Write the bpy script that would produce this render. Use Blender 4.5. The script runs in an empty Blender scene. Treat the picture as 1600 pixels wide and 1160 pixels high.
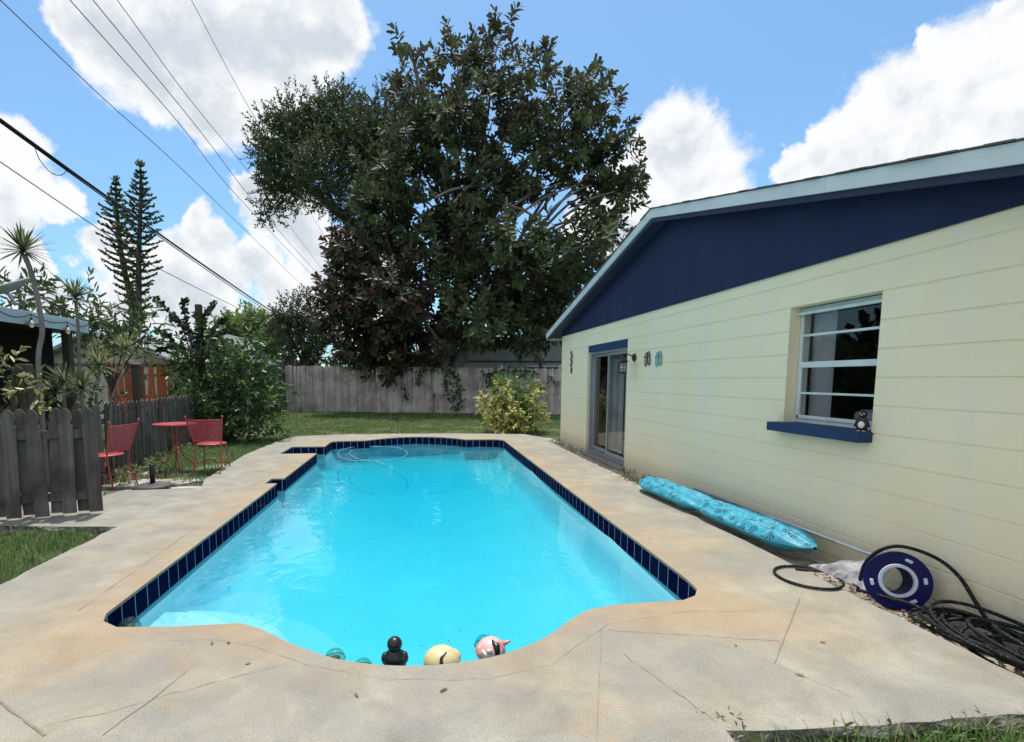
import bpy, bmesh, math, random
import numpy as np
from mathutils import Vector, Matrix
from mathutils.geometry import tessellate_polygon
rng = np.random.default_rng(7); random.seed(7)
R = math.radians
S = bpy.context.scene
COL = S.collection
# ------------------------------------------------------------------ camera
F, PX, PY, YAW, PIT, H = 800., 730., 676., R(5.72), R(6.0), 1.40
cd = bpy.data.cameras.new('camera'); cam = bpy.data.objects.new('camera', cd); COL.objects.link(cam)
cam.location = (0, 0, H); cam.rotation_euler = (R(90) - PIT, 0, -YAW)
cd.sensor_width = 36; cd.sensor_fit = 'HORIZONTAL'; cd.lens = F / 1600 * 36
cd.shift_x = (800 - PX) / 1600; cd.shift_y = (PY - 580) / 1600
cd.clip_start = .05; cd.clip_end = 3000
S.camera = cam
fw = np.array([math.sin(YAW)*math.cos(PIT), math.cos(YAW)*math.cos(PIT), -math.sin(PIT)])
rt = np.array([math.cos(YAW), -math.sin(YAW), 0]); up = np.cross(rt, fw); CP = np.array([0, 0, H])
def ray(x, y): return fw*F + rt*(x-PX) - up*(y-PY)
def gz(x, y, z=0.): r = ray(x, y); return CP + r*((z-H)/r[2])
def gx(x, y, X): r = ray(x, y); return CP + r*(X/r[0])
def gy(x, y, Y): r = ray(x, y); return CP + r*(Y/r[1])
# ------------------------------------------------------------------ light, sky, exposure
SUN_EL, SUN_AZ = R(75), R(-4)            # azimuth measured from +Y towards +X
sd = bpy.data.lights.new('sun', 'SUN'); sun = bpy.data.objects.new('sun', sd); COL.objects.link(sun)
sd.energy = 3.5; sd.angle = R(.55); sd.color = (1, .945, .85)
sv = Vector((math.sin(SUN_AZ)*math.cos(SUN_EL), math.cos(SUN_AZ)*math.cos(SUN_EL), math.sin(SUN_EL)))
sun.rotation_euler = sv.to_track_quat('Z', 'Y').to_euler()
S.view_settings.view_transform = 'Standard'; S.view_settings.look = 'None'
S.view_settings.exposure = 0.33; S.view_settings.gamma = 1
W = bpy.data.worlds.new('World'); S.world = W; W.use_nodes = True
def build_world():
    nt = W.node_tree; N = nt.nodes; L = nt.links; N.clear()
    out = N.new('ShaderNodeOutputWorld'); mix = N.new('ShaderNodeMixShader')
    b1 = N.new('ShaderNodeBackground'); b2 = N.new('ShaderNodeBackground')
    sky = N.new('ShaderNodeTexSky'); sky.sky_type = 'NISHITA'; sky.sun_disc = False
    sky.sun_elevation = SUN_EL; sky.sun_rotation = SUN_AZ; sky.air_density = 1.0; sky.dust_density = 1.2; sky.ozone_density = 1.0
    hs = N.new('ShaderNodeHueSaturation'); hs.inputs['Saturation'].default_value = .92
    L.new(sky.outputs[0], hs.inputs['Color']); tn = N.new('ShaderNodeMix'); tn.data_type = 'RGBA'; tn.blend_type = 'MULTIPLY'; tn.inputs[0].default_value = 1; tn.inputs[7].default_value = (.60, .86, 1.0, 1); L.new(hs.outputs[0], tn.inputs[6]); L.new(tn.outputs[2], b1.inputs[0]); b1.inputs[1].default_value = .15
    tc = N.new('ShaderNodeTexCoord')
    def math_(op, a, b=None, c=None, clamp=False):
        m = N.new('ShaderNodeMath'); m.operation = op; m.use_clamp = clamp
        for i, v in enumerate((a, b, c)):
            if v is None: continue
            if isinstance(v, (int, float)): m.inputs[i].default_value = v
            else: L.new(v, m.inputs[i])
        return m.outputs[0]
    # cumulus banks: (direction given by a sighting, angular radius in degrees)
    banks = [(200, 80, 110), (300, 60, 150), (420, 70, 150), (500, 40, 90), (330, 150, 90), (430, 140, 80), (130, 50, 60), (250, 150, 60), (380, 190, 45),
             (20, 240, 60), (60, 290, 55), (10, 330, 70), (90, 320, 40), (30, 400, 50), (300, 355, 38), (330, 390, 50), (270, 400, 50), (180, 380, 40), (150, 400, 40),
             (250, 450, 70), (350, 430, 55), (400, 400, 45), (420, 330, 50), (395, 305, 35), (470, 350, 60), (500, 410, 60), (450, 460, 60), (180, 470, 60), (320, 490, 80), (60, 470, 50), (560, 460, 80),
             (1045, 265, 95), (1075, 300, 100), (1015, 310, 90), (1105, 320, 70), (960, 330, 80), (1000, 360, 80),
             (1560, 80, 130), (1480, 110, 120), (1400, 165, 105), (1450, 200, 120), (1340, 240, 100), (1520, 190, 120), (1350, 200, 60), (1280, 230, 50), (1420, 230, 80), (1240, 260, 40), (1330, 270, 60), (1600, 250, 100), (1440, 60, 40), (1590, 10, 60)]
    dirs = []
    for x, y, r_ in banks:
        d = ray(x, y); rho = ((x-PX)**2+(y-PY)**2)/F**2; dirs.append((d/np.linalg.norm(d), r_*57.3/(F*(1+rho)**.75)))
    for az, el, rad in ((262, 34, 30), (235, 48, 30), (200, 34, 30), (180, 60, 25), (255, 12, 24), (285, 15, 12), (150, 35, 17), (200, 50, 15), (240, 25, 18), (285, 40, 14), (110, 55, 13), (90, 20, 15), (180, 15, 14), (310, 60, 10), (265, 65, 10), (225, 10, 14)):  # extra clouds out of view, added as soft fill light for the wall
        dirs.append((np.array([math.sin(R(az))*math.cos(R(el)), math.cos(R(az))*math.cos(R(el)), math.sin(R(el))]), rad))
    acc = None
    n1 = N.new('ShaderNodeTexNoise'); n1.inputs['Scale'].default_value = 4.2; n1.inputs['Detail'].default_value = 12; n1.inputs['Roughness'].default_value = .62
    n1.inputs['Distortion'].default_value = .25
    L.new(tc.outputs['Generated'], n1.inputs['Vector'])
    nw = N.new('ShaderNodeTexNoise'); nw.inputs['Scale'].default_value = 10; nw.inputs['Detail'].default_value = 9; nw.inputs['Roughness'].default_value = .6
    L.new(tc.outputs['Generated'], nw.inputs['Vector'])
    sc = N.new('ShaderNodeVectorMath'); sc.operation = 'MULTIPLY_ADD'; sc.inputs[1].default_value = (.13, .13, .13)
    sb = N.new('ShaderNodeVectorMath'); sb.operation = 'SUBTRACT'; sb.inputs[1].default_value = (.5, .5, .5)
    L.new(nw.outputs['Color'], sb.inputs[0]); L.new(sb.outputs[0], sc.inputs[0]); L.new(tc.outputs['Generated'], sc.inputs[2])
    nz = N.new('ShaderNodeVectorMath'); nz.operation = 'NORMALIZE'; L.new(sc.outputs[0], nz.inputs[0])
    for d, rad in dirs:
        dt = N.new('ShaderNodeVectorMath'); dt.operation = 'DOT_PRODUCT'; dt.inputs[1].default_value = tuple(d)
        L.new(nz.outputs[0], dt.inputs[0])
        mr = N.new('ShaderNodeMapRange'); mr.inputs[1].default_value = math.cos(R(rad*1.35)); mr.inputs[2].default_value = math.cos(R(rad*.2))
        L.new(dt.outputs['Value'], mr.inputs[0])
        acc = mr.outputs[0] if acc is None else math_('MAXIMUM', acc, mr.outputs[0])
    dens = math_('ADD', math_('MULTIPLY', acc, .72), math_('MULTIPLY', math_('SUBTRACT', n1.outputs[0], .5), .85))
    m = N.new('ShaderNodeMapRange'); m.interpolation_type = 'SMOOTHSTEP'; m.inputs[1].default_value = .28; m.inputs[2].default_value = .52
    L.new(dens, m.inputs[0])
    off = N.new('ShaderNodeVectorMath'); off.operation = 'ADD'; off.inputs[1].default_value = (.012, .0, .034); L.new(tc.outputs['Generated'], off.inputs[0])
    n3 = N.new('ShaderNodeTexNoise'); n3.inputs['Scale'].default_value = 4.2; n3.inputs['Detail'].default_value = 12; n3.inputs['Roughness'].default_value = .62; n3.inputs['Distortion'].default_value = .25
    L.new(off.outputs[0], n3.inputs['Vector'])
    relief = math_('MULTIPLY', math_('SUBTRACT', n1.outputs[0], n3.outputs[0]), 3.4)  # cloud shading put into the colour: bright tops, greyer undersides
    n2 = N.new('ShaderNodeTexNoise'); n2.inputs['Scale'].default_value = 2.6; n2.inputs['Detail'].default_value = 5; n2.inputs['Roughness'].default_value = .5
    L.new(sc.outputs[0], n2.inputs['Vector'])
    thick = N.new('ShaderNodeMapRange'); thick.inputs[1].default_value = .40; thick.inputs[2].default_value = .80; thick.inputs[3].default_value = .30; thick.inputs[4].default_value = -.20; L.new(dens, thick.inputs[0])
    val = math_('ADD', math_('ADD', math_('ADD', relief, thick.outputs[0]), math_('MULTIPLY', math_('SUBTRACT', n2.outputs[0], .5), -1.0)), .62)
    cr = N.new('ShaderNodeValToRGB'); e = cr.color_ramp.elements; cr.color_ramp.interpolation = 'EASE'
    e[0].position = .15; e[0].color = (.66, .72, .78, 1); e[1].position = .85; e[1].color = (1.0, 1.0, 1.0, 1)
    L.new(val, cr.inputs[0]); L.new(cr.outputs[0], b2.inputs[0]); b2.inputs[1].default_value = .80
    # thin veil near the horizon
    sep = N.new('ShaderNodeSeparateXYZ'); L.new(tc.outputs['Generated'], sep.inputs[0])
    fac = math_('MULTIPLY', m.outputs[0], .97)
    L.new(fac, mix.inputs[0]); L.new(b1.outputs[0], mix.inputs[1]); L.new(b2.outputs[0], mix.inputs[2]); L.new(mix.outputs[0], out.inputs[0])
build_world()
S.cycles.max_bounces = 8; S.cycles.transparent_max_bounces = 24; S.cycles.caustics_reflective = False; S.cycles.caustics_refractive = False

# ------------------------------------------------------------------ object helpers
def tag(o, label=None, cat=None, group=None, kind=None):
    if label: o['label'] = label
    if cat: o['category'] = cat
    if group: o['group'] = group
    if kind: o['kind'] = kind
    return o
def thing(name, label, cat, loc=(0, 0, 0), rz=0, group=None):
    o = bpy.data.objects.new(name, None); COL.objects.link(o); o.empty_display_size = .1
    o.location = loc; o.rotation_euler = (0, 0, rz); return tag(o, label, cat, group)
def copy_tree(o, parent=None):
    c = o.copy(); COL.objects.link(c); c.parent = parent
    for ch in list(o.children): copy_tree(ch, c)
    return c
def rootloc(o):
    v = Vector((0, 0, 0))
    while o is not None: v += o.location; o = o.parent
    return v
class MB:
    def __init__(s): s.v = []; s.f = []; s.n = 0
    def add(s, v, f):
        v = np.asarray(v, float).reshape(-1, 3); s.v.append(v)
        s.f += [tuple(i+s.n for i in q) for q in f]; s.n += len(v); return s
    def box(s, c, d, m=None):
        c = np.array(c, float); h = np.array(d, float)/2
        p = np.array([[x, y, z] for x in (-1, 1) for y in (-1, 1) for z in (-1, 1)])*h
        if m is not None: p = p @ np.array(m).T
        return s.add(p+c, [(0, 1, 3, 2), (4, 6, 7, 5), (0, 4, 5, 1), (2, 3, 7, 6), (0, 2, 6, 4), (1, 5, 7, 3)])
    def bx(s, x0, x1, y0, y1, z0, z1): return s.box(((x0+x1)/2, (y0+y1)/2, (z0+z1)/2), (x1-x0, y1-y0, z1-z0))
    def tube(s, pts, r, n=8, cap=True, closed=False):
        P = np.asarray(pts, float); k = len(P); r = np.broadcast_to(np.asarray(r, float), (k,))
        T = np.gradient(P, axis=0) if not closed else (np.roll(P, -1, 0)-np.roll(P, 1, 0))
        T /= np.linalg.norm(T, axis=1)[:, None]+1e-9
        a = np.array([0, 0, 1.]) if abs(T[0][2]) < .9 else np.array([1., 0, 0])
        U = np.cross(T[0], a); U /= np.linalg.norm(U); vs = []
        for i in range(k):
            U = U - T[i]*(U@T[i]); U /= np.linalg.norm(U)+1e-9; V = np.cross(T[i], U)
            t = np.arange(n)*2*math.pi/n
            vs.append(P[i]+r[i]*(np.cos(t)[:, None]*U+np.sin(t)[:, None]*V))
        f = []
        for i in range(k if closed else k-1):
            j = (i+1) % k
            for q in range(n): f.append((i*n+q, i*n+(q+1) % n, j*n+(q+1) % n, j*n+q))
        if cap and not closed: f += [tuple(range(n))[::-1], tuple(range((k-1)*n, k*n))]
        return s.add(np.concatenate(vs), f)
    def cyl(s, a, b, r0, r1=None, n=16): return s.tube([a, b], [r0, r0 if r1 is None else r1], n)
    def lathe(s, prof, c=(0, 0, 0), n=24, m=None):
        vs = []; k = len(prof)
        for (r, z) in prof:
            for q in range(n):
                t = q*2*math.pi/n; vs.append((r*math.cos(t), r*math.sin(t), z))
        vs = np.array(vs)
        if m is not None: vs = vs @ np.array(m).T
        f = [(i*n+q, i*n+(q+1) % n, (i+1)*n+(q+1) % n, (i+1)*n+q) for i in range(k-1) for q in range(n)]
        f += [tuple(range(n))[::-1], tuple(range((k-1)*n, k*n))]
        return s.add(vs+np.array(c), f)
    def ball(s, c, r, n=20, m=None):
        r = np.broadcast_to(np.asarray(r, float), (3,)); k = max(6, n//2)
        prof = [(math.sin(math.pi*i/k)+1e-4, -math.cos(math.pi*i/k)) for i in range(k+1)]
        b = MB().lathe(prof, n=n); v = b.v[0]*r
        if m is not None: v = v @ np.array(m).T
        return s.add(v+np.array(c), b.f)
    def prism(s, poly, z0, z1):
        n = len(poly); tr = tessellate_polygon([[Vector((x, y, 0)) for x, y in poly]])
        v = [(x, y, z0) for x, y in poly]+[(x, y, z1) for x, y in poly]
        f = [tuple(t) for t in tr]+[tuple(i+n for i in t) for t in tr]+[(i, (i+1) % n, (i+1) % n+n, i+n) for i in range(n)]
        return s.add(v, f)
    def build(s, name, mt, parent=None, smooth=False, bevel=0, angle=None):
        V = np.concatenate(s.v)
        if parent is not None: V = V-np.array(rootloc(parent))
        me = bpy.data.meshes.new(name); me.from_pydata(V.tolist(), [], s.f); me.update()
        bm = bmesh.new(); bm.from_mesh(me); bmesh.ops.recalc_face_normals(bm, faces=bm.faces); bm.to_mesh(me); bm.free()
        me.materials.append(mt); o = bpy.data.objects.new(name, me); COL.objects.link(o); o.parent = parent
        if smooth: me.polygons.foreach_set('use_smooth', [True]*len(me.polygons))
        if smooth and angle:
            try: me.set_sharp_from_angle(angle=R(angle))
            except Exception: pass
        if bevel:
            b = o.modifiers.new('b', 'BEVEL'); b.width = bevel; b.segments = 2; b.limit_method = 'ANGLE'
        return o
def fastmesh(name, V, Q, mt, parent=None, smooth=False):
    V = np.asarray(V, np.float32); Q = np.asarray(Q, np.int32)
    if parent is not None: V = V-np.array(rootloc(parent), np.float32)
    me = bpy.data.meshes.new(name); k = Q.shape[1]
    me.vertices.add(len(V)); me.vertices.foreach_set('co', V.ravel())
    me.loops.add(Q.size); me.loops.foreach_set('vertex_index', Q.ravel())
    me.polygons.add(len(Q)); me.polygons.foreach_set('loop_start', np.arange(0, Q.size, k, dtype=np.int32))
    me.polygons.foreach_set('loop_total', np.full(len(Q), k, np.int32))
    me.update(calc_edges=True); me.validate()
    if smooth: me.polygons.foreach_set('use_smooth', np.ones(len(Q), bool))
    me.materials.append(mt); o = bpy.data.objects.new(name, me); COL.objects.link(o); o.parent = parent
    return o
def smoothpts(P, n=8, closed=False):
    P = np.asarray(P, float); k = len(P); out = []
    for i in range(k if closed else k-1):
        g = (lambda j: P[j % k]) if closed else (lambda j: P[min(max(j, 0), k-1)])
        a, b, c, d = g(i-1), g(i), g(i+1), g(i+2)
        for t in np.arange(n)/n:
            out.append(.5*((2*b)+(-a+c)*t+(2*a-5*b+4*c-d)*t*t+(-a+3*b-3*c+d)*t**3))
    if not closed: out.append(P[-1])
    return np.array(out)
def rotz(a): c, s_ = math.cos(a), math.sin(a); return np.array([[c, -s_, 0], [s_, c, 0], [0, 0, 1.]])
def frame(z, x=None):
    z = np.array(z, float); z /= np.linalg.norm(z)
    a = np.array([0, 0, 1.]) if abs(z[2]) < .95 else np.array([1., 0, 0])
    xx = np.cross(a, z) if x is None else np.array(x, float); xx /= np.linalg.norm(xx); yy = np.cross(z, xx)
    return np.stack([xx, yy, z], 1)

# ------------------------------------------------------------------ materials
def newmat(name):
    m = bpy.data.materials.new(name); m.use_nodes = True; nt = m.node_tree
    return m, nt.nodes, nt.links, nt.nodes['Principled BSDF']
def noise(N, L, vec, scale, detail=4, rough=.55, dist=0):
    n = N.new('ShaderNodeTexNoise'); n.inputs['Scale'].default_value = scale; n.inputs['Detail'].default_value = detail
    n.inputs['Roughness'].default_value = rough; n.inputs['Distortion'].default_value = dist; L.new(vec, n.inputs['Vector']); return n
def ramp(N, L, src, stops):
    r = N.new('ShaderNodeValToRGB'); e = r.color_ramp.elements
    while len(e) < len(stops): e.new(.5)
    for i, (p, c) in enumerate(stops): e[i].position = p; e[i].color = (*c, 1) if len(c) == 3 else c
    L.new(src, r.inputs[0]); return r
def mixc(N, L, f, a, b, mode='MIX'):
    m = N.new('ShaderNodeMix'); m.data_type = 'RGBA'; m.blend_type = mode
    for k, v in ((0, f), (6, a), (7, b)):
        if isinstance(v, (int, float)): m.inputs[k].default_value = v
        elif isinstance(v, tuple): m.inputs[k].default_value = (*v, 1)
        else: L.new(v, m.inputs[k])
    return m.outputs[2]
def bumpn(N, L, h, p, strength=.3, dist=.01, prev=None):
    b = N.new('ShaderNodeBump'); b.inputs['Strength'].default_value = strength; b.inputs['Distance'].default_value = dist
    L.new(h, b.inputs['Height'])
    if prev is not None: L.new(prev, b.inputs['Normal'])
    if p is not None: L.new(b.outputs[0], p.inputs['Normal'])
    return b.outputs[0]
def pm(name, c1, c2=None, scale=4, rough=.6, bump=.15, bscale=60, bdist=.004, metal=0, stretch=None, spec=None, world=False):
    m, N, L, p = newmat(name); tc = N.new('ShaderNodeTexCoord'); v = tc.outputs['Object']
    if stretch:
        mp = N.new('ShaderNodeMapping'); mp.inputs['Scale'].default_value = stretch; L.new(v, mp.inputs[0]); v = mp.outputs[0]
    if c2 is None: c2 = tuple(x*.8 for x in c1)
    n = noise(N, L, v, scale, 6, .6); r = ramp(N, L, n.outputs[0], [(.35, c2), (.65, c1)])
    L.new(r.outputs[0], p.inputs['Base Color']); p.inputs['Roughness'].default_value = rough; p.inputs['Metallic'].default_value = metal
    if spec is not None: p.inputs['Specular IOR Level'].default_value = spec
    if bump: bumpn(N, L, noise(N, L, v, bscale, 3).outputs[0], p, bump, bdist)
    return m
def leafmat(name, c1, c2, back=None, rough=.45, transl=.25, c3=None, f3=.1, spec=.4):
    m, N, L, p = newmat(name); g = N.new('ShaderNodeNewGeometry')
    st = [(0, c1), (1, c2)] if c3 is None else [(0, c1), (1-f3-.08, c2), (1-f3+.02, c3)]
    r = ramp(N, L, g.outputs['Random Per Island'], st); c = r.outputs[0]
    if back: c = mixc(N, L, g.outputs['Backfacing'], c, back)
    L.new(c, p.inputs['Base Color']); p.inputs['Roughness'].default_value = rough; p.inputs['Specular IOR Level'].default_value = spec
    t = N.new('ShaderNodeBsdfTranslucent'); hs = N.new('ShaderNodeHueSaturation'); hs.inputs['Value'].default_value = 1.6
    L.new(c, hs.inputs['Color']); L.new(hs.outputs[0], t.inputs[0])
    mx = N.new('ShaderNodeMixShader'); mx.inputs[0].default_value = transl
    L.new(p.outputs[0], mx.inputs[1]); L.new(t.outputs[0], mx.inputs[2]); L.new(mx.outputs[0], N['Material Output'].inputs[0])
    return m
def glassmat(name, tint, ior=1.5, bump=None, grough=0.0, vol=None, boost=1.0):
    m, N, L, p = newmat(name); N.remove(p)
    fr = N.new('ShaderNodeFresnel'); g_ = N.new('ShaderNodeNewGeometry'); mi = N.new('ShaderNodeMapRange'); mi.inputs[3].default_value = ior; mi.inputs[4].default_value = 1/ior; L.new(g_.outputs['Backfacing'], mi.inputs[0]); L.new(mi.outputs[0], fr.inputs[0])
    tr = N.new('ShaderNodeBsdfTransparent'); tr.inputs[0].default_value = (*tint, 1)
    gl = N.new('ShaderNodeBsdfGlossy'); gl.inputs['Roughness'].default_value = grough; gl.inputs[0].default_value = (1, 1, 1, 1)
    mx = N.new('ShaderNodeMixShader')
    if bump:
        tc = N.new('ShaderNodeTexCoord'); a = noise(N, L, tc.outputs['Object'], bump[0], 3, .5, .4)
        b = bumpn(N, L, a.outputs[0], None, bump[1], bump[2]); L.new(b, fr.inputs['Normal']); L.new(b, gl.inputs['Normal'])
    L.new(fr.outputs[0], mx.inputs[0]); L.new(tr.outputs[0], mx.inputs[1]); L.new(gl.outputs[0], mx.inputs[2])
    L.new(mx.outputs[0], N['Material Output'].inputs[0])
    if vol:
        va = N.new('ShaderNodeVolumeAbsorption'); va.inputs[0].default_value = (*vol[0], 1); va.inputs[1].default_value = vol[1]
        L.new(va.outputs[0], N['Material Output'].inputs['Volume'])
    return m
M = {}
M['white_paint'] = pm('white_paint', (.66, .73, .74), (.58, .66, .68), 3, .45, .05)
M['navy'] = pm('navy_paint', (.020, .033, .086), (.015, .026, .070), 1.4, .6, .1, 30, stretch=(1, 1, .5), spec=.15)
M['navy_trim'] = pm('navy_trim', (.022, .052, .145), (.018, .044, .12), 5, .6, .1, spec=.2)
M['soffit'] = pm('soffit_paint', (.018, .024, .06), (.012, .018, .05), 3, .6, .1)
M['frame'] = pm('window_frame_paint', (.66, .75, .76), (.56, .65, .67), 6, .4, .05)
M['alu'] = pm('aluminium', (.42, .45, .48), (.34, .37, .40), 8, .38, .05, metal=.6)
M['dark'] = pm('dark_metal', (.02, .018, .018), (.035, .025, .02), 9, .5, .1)
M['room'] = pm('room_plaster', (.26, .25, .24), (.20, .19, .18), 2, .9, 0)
M['curtain'] = pm('curtain_cloth', (.46, .47, .52), (.34, .35, .40), 3, .9, .1)
M['red'] = pm('red_paint', (.46, .065, .075), (.36, .05, .06), 9, .4, .05)
M['bark'] = pm('bark', (.11, .095, .08), (.05, .043, .037), 6, .9, .8, 18, .03, stretch=(1, 1, .3))
M['palebark'] = pm('pale_bark', (.28, .25, .22), (.15, .13, .11), 6, .85, .6, 20, .02, stretch=(1, 1, .4))
M['black'] = pm('black_plastic', (.010, .010, .012), (.016, .016, .018), 5, .35, .0)
M['white'] = pm('white_plastic', (.78, .80, .82), (.70, .72, .74), 6, .4, .05)
M['rope'] = pm('soft_rope', (.4, .36, .27), None, 8, .9, .1)
M['glass'] = glassmat('window_glass', (.80, .83, .83), 1.5)
M['blueplastic'] = pm('blue_plastic', (.005, .005, .090), (.004, .004, .070), 5, .5, .03, spec=.2)
M['ringwhite'] = pm('greyish_white_plastic', (.52, .60, .74), (.45, .52, .66), 6, .4, .05)
M['greywood'] = None
def woodmat(name, c1, c2, c3, sx=1.0, axis=2, rough=.85):
    m, N, L, p = newmat(name); tc = N.new('ShaderNodeTexCoord'); g = N.new('ShaderNodeNewGeometry')
    mp = N.new('ShaderNodeMapping'); sc = [26*sx]*3; sc[axis] = 1.3; mp.inputs['Scale'].default_value = sc
    L.new(tc.outputs['Object'], mp.inputs[0])
    n = noise(N, L, mp.outputs[0], 1, 6, .65, .6); a = ramp(N, L, n.outputs[0], [(.3, c2), (.7, c1)])
    n2 = noise(N, L, tc.outputs['Object'], 2.2, 5, .6); f = ramp(N, L, n2.outputs[0], [(.42, (0, 0, 0)), (.68, (1, 1, 1))])
    c = mixc(N, L, f.outputs[0], a.outputs[0], c3)
    v = N.new('ShaderNodeMapRange'); v.inputs[3].default_value = .72; v.inputs[4].default_value = 1.15; L.new(g.outputs['Random Per Island'], v.inputs[0])
    hs = N.new('ShaderNodeHueSaturation'); L.new(c, hs.inputs['Color']); L.new(v.outputs[0], hs.inputs['Value'])
    L.new(hs.outputs[0], p.inputs['Base Color']); p.inputs['Roughness'].default_value = rough; p.inputs['Specular IOR Level'].default_value = .2
    bumpn(N, L, n.outputs[0], p, .5, .006); return m
M['greywood'] = woodmat('weathered_grey_wood', (.20, .185, .165), (.09, .082, .074), (.07, .062, .055))
M['farwood'] = woodmat('sunbleached_fence_wood', (.62, .57, .55), (.38, .35, .345), (.28, .255, .24))
M['brownwood'] = woodmat('brown_wood', (.13, .10, .075), (.07, .055, .04), (.10, .09, .07))
M['redwood'] = woodmat('red_stained_wood', (.42, .13, .065), (.30, .085, .045), (.25, .09, .05))

def concrete():
    m, N, L, p = newmat('pool_deck_concrete'); tc = N.new('ShaderNodeTexCoord'); v = tc.outputs['Object']
    big = noise(N, L, v, .9, 6, .6, .3); mid = noise(N, L, v, 3.1, 8, .65, .4); fine = noise(N, L, v, 120, 4, .7); grain = noise(N, L, v, 300, 2, .6)
    base = ramp(N, L, mid.outputs[0], [(.30, (.225, .212, .180)), (.5, (.30, .284, .238)), (.68, (.375, .355, .30))]).outputs[0]
    # iron tan staining hugging the pool rim
    sx = N.new('ShaderNodeSeparateXYZ'); L.new(v, sx.inputs[0])
    def mt(op, a, b=None):
        q = N.new('ShaderNodeMath'); q.operation = op
        for i, w in enumerate((a, b)):
            if w is None: continue
            if isinstance(w, (int, float)): q.inputs[i].default_value = w
            else: L.new(w, q.inputs[i])
        return q.outputs[0]
    dx = mt('SUBTRACT', mt('ABSOLUTE', sx.outputs[0]), 1.85); dy = mt('SUBTRACT', mt('ABSOLUTE', mt('SUBTRACT', sx.outputs[1], 7.4)), 4.6)
    d = mt('MAXIMUM', dx, dy); d2 = mt('ADD', d, mt('MULTIPLY', mt('SUBTRACT', big.outputs[0], .5), 2.6))
    mr = N.new('ShaderNodeMapRange'); mr.inputs[1].default_value = -.2; mr.inputs[2].default_value = .95; mr.inputs[3].default_value = .75; mr.inputs[4].default_value = 0
    L.new(d2, mr.inputs[0]); st = mt('MULTIPLY', mr.outputs[0], ramp(N, L, mid.outputs[0], [(.3, (.45,)*3), (.7, (1,)*3)]).outputs[0])
    c = mixc(N, L, st, base, (.41, .30, .175))
    rim = N.new('ShaderNodeMapRange'); rim.inputs[1].default_value = .0; rim.inputs[2].default_value = .42; rim.inputs[3].default_value = .5; rim.inputs[4].default_value = 0; L.new(mt('ADD', d, mt('MULTIPLY', mt('SUBTRACT', mid.outputs[0], .5), 1.3)), rim.inputs[0])
    c = mixc(N, L, mt('MULTIPLY', rim.outputs[0], ramp(N, L, big.outputs[0], [(.35, (.25,)*3), (.62, (1,)*3)]).outputs[0]), c, (.40, .26, .14))
    # extra rust patches
    pz = noise(N, L, v, 1.7, 7, .62, .8); pf = ramp(N, L, pz.outputs[0], [(.60, (0,)*3), (.72, (.55,)*3)]).outputs[0]
    c = mixc(N, L, pf, c, (.39, .265, .155))
    # grey dirt away from the pool
    gz_ = ramp(N, L, noise(N, L, v, 1.3, 8, .7, .5).outputs[0], [(.46, (0,)*3), (.64, (.6,)*3)]).outputs[0]
    c = mixc(N, L, gz_, c, (.235, .232, .222))
    sp = ramp(N, L, fine.outputs[0], [(.28, (.55,)*3), (.44, (.94,)*3), (.56, (1.02,)*3), (.70, (1.28,)*3)]).outputs[0]
    c = mixc(N, L, 1.0, c, sp, 'MULTIPLY')
    L.new(c, p.inputs['Base Color']); p.inputs['Roughness'].default_value = .88; p.inputs['Specular IOR Level'].default_value = .25
    b = bumpn(N, L, fine.outputs[0], None, .35, .004); b = bumpn(N, L, grain.outputs[0], None, .3, .002, b)
    bumpn(N, L, mid.outputs[0], p, .35, .01, b); return m
M['concrete'] = concrete()
M['roughedge'] = pm('broken_concrete_edge', (.34, .32, .28), (.10, .095, .08), 14, .95, 1, 35, .03)
M['joint'] = pm('joint_dirt', (.27, .24, .19), (.19, .165, .13), 20, .95, .3)
M['soil'] = pm('soil', (.50, .47, .42), (.24, .20, .16), 7, .95, .8, 40, .02)
M['ground'] = None
def groundmat():
    m, N, L, p = newmat('lawn_ground'); tc = N.new('ShaderNodeTexCoord'); v = tc.outputs['Object']
    a = noise(N, L, v, 1.1, 8, .7, .4); b = noise(N, L, v, 14, 5, .7)
    c = ramp(N, L, a.outputs[0], [(.40, (.055, .085, .025)), (.52, (.08, .10, .035)), (.60, (.20, .15, .095)), (.75, (.26, .19, .13))]).outputs[0]
    c = mixc(N, L, .6, c, ramp(N, L, b.outputs[0], [(.3, (.35,)*3), (.7, (1.2,)*3)]).outputs[0], 'MULTIPLY')
    L.new(c, p.inputs['Base Color']); p.inputs['Roughness'].default_value = .95; bumpn(N, L, b.outputs[0], p, .8, .03); return m
M['ground'] = groundmat()
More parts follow.
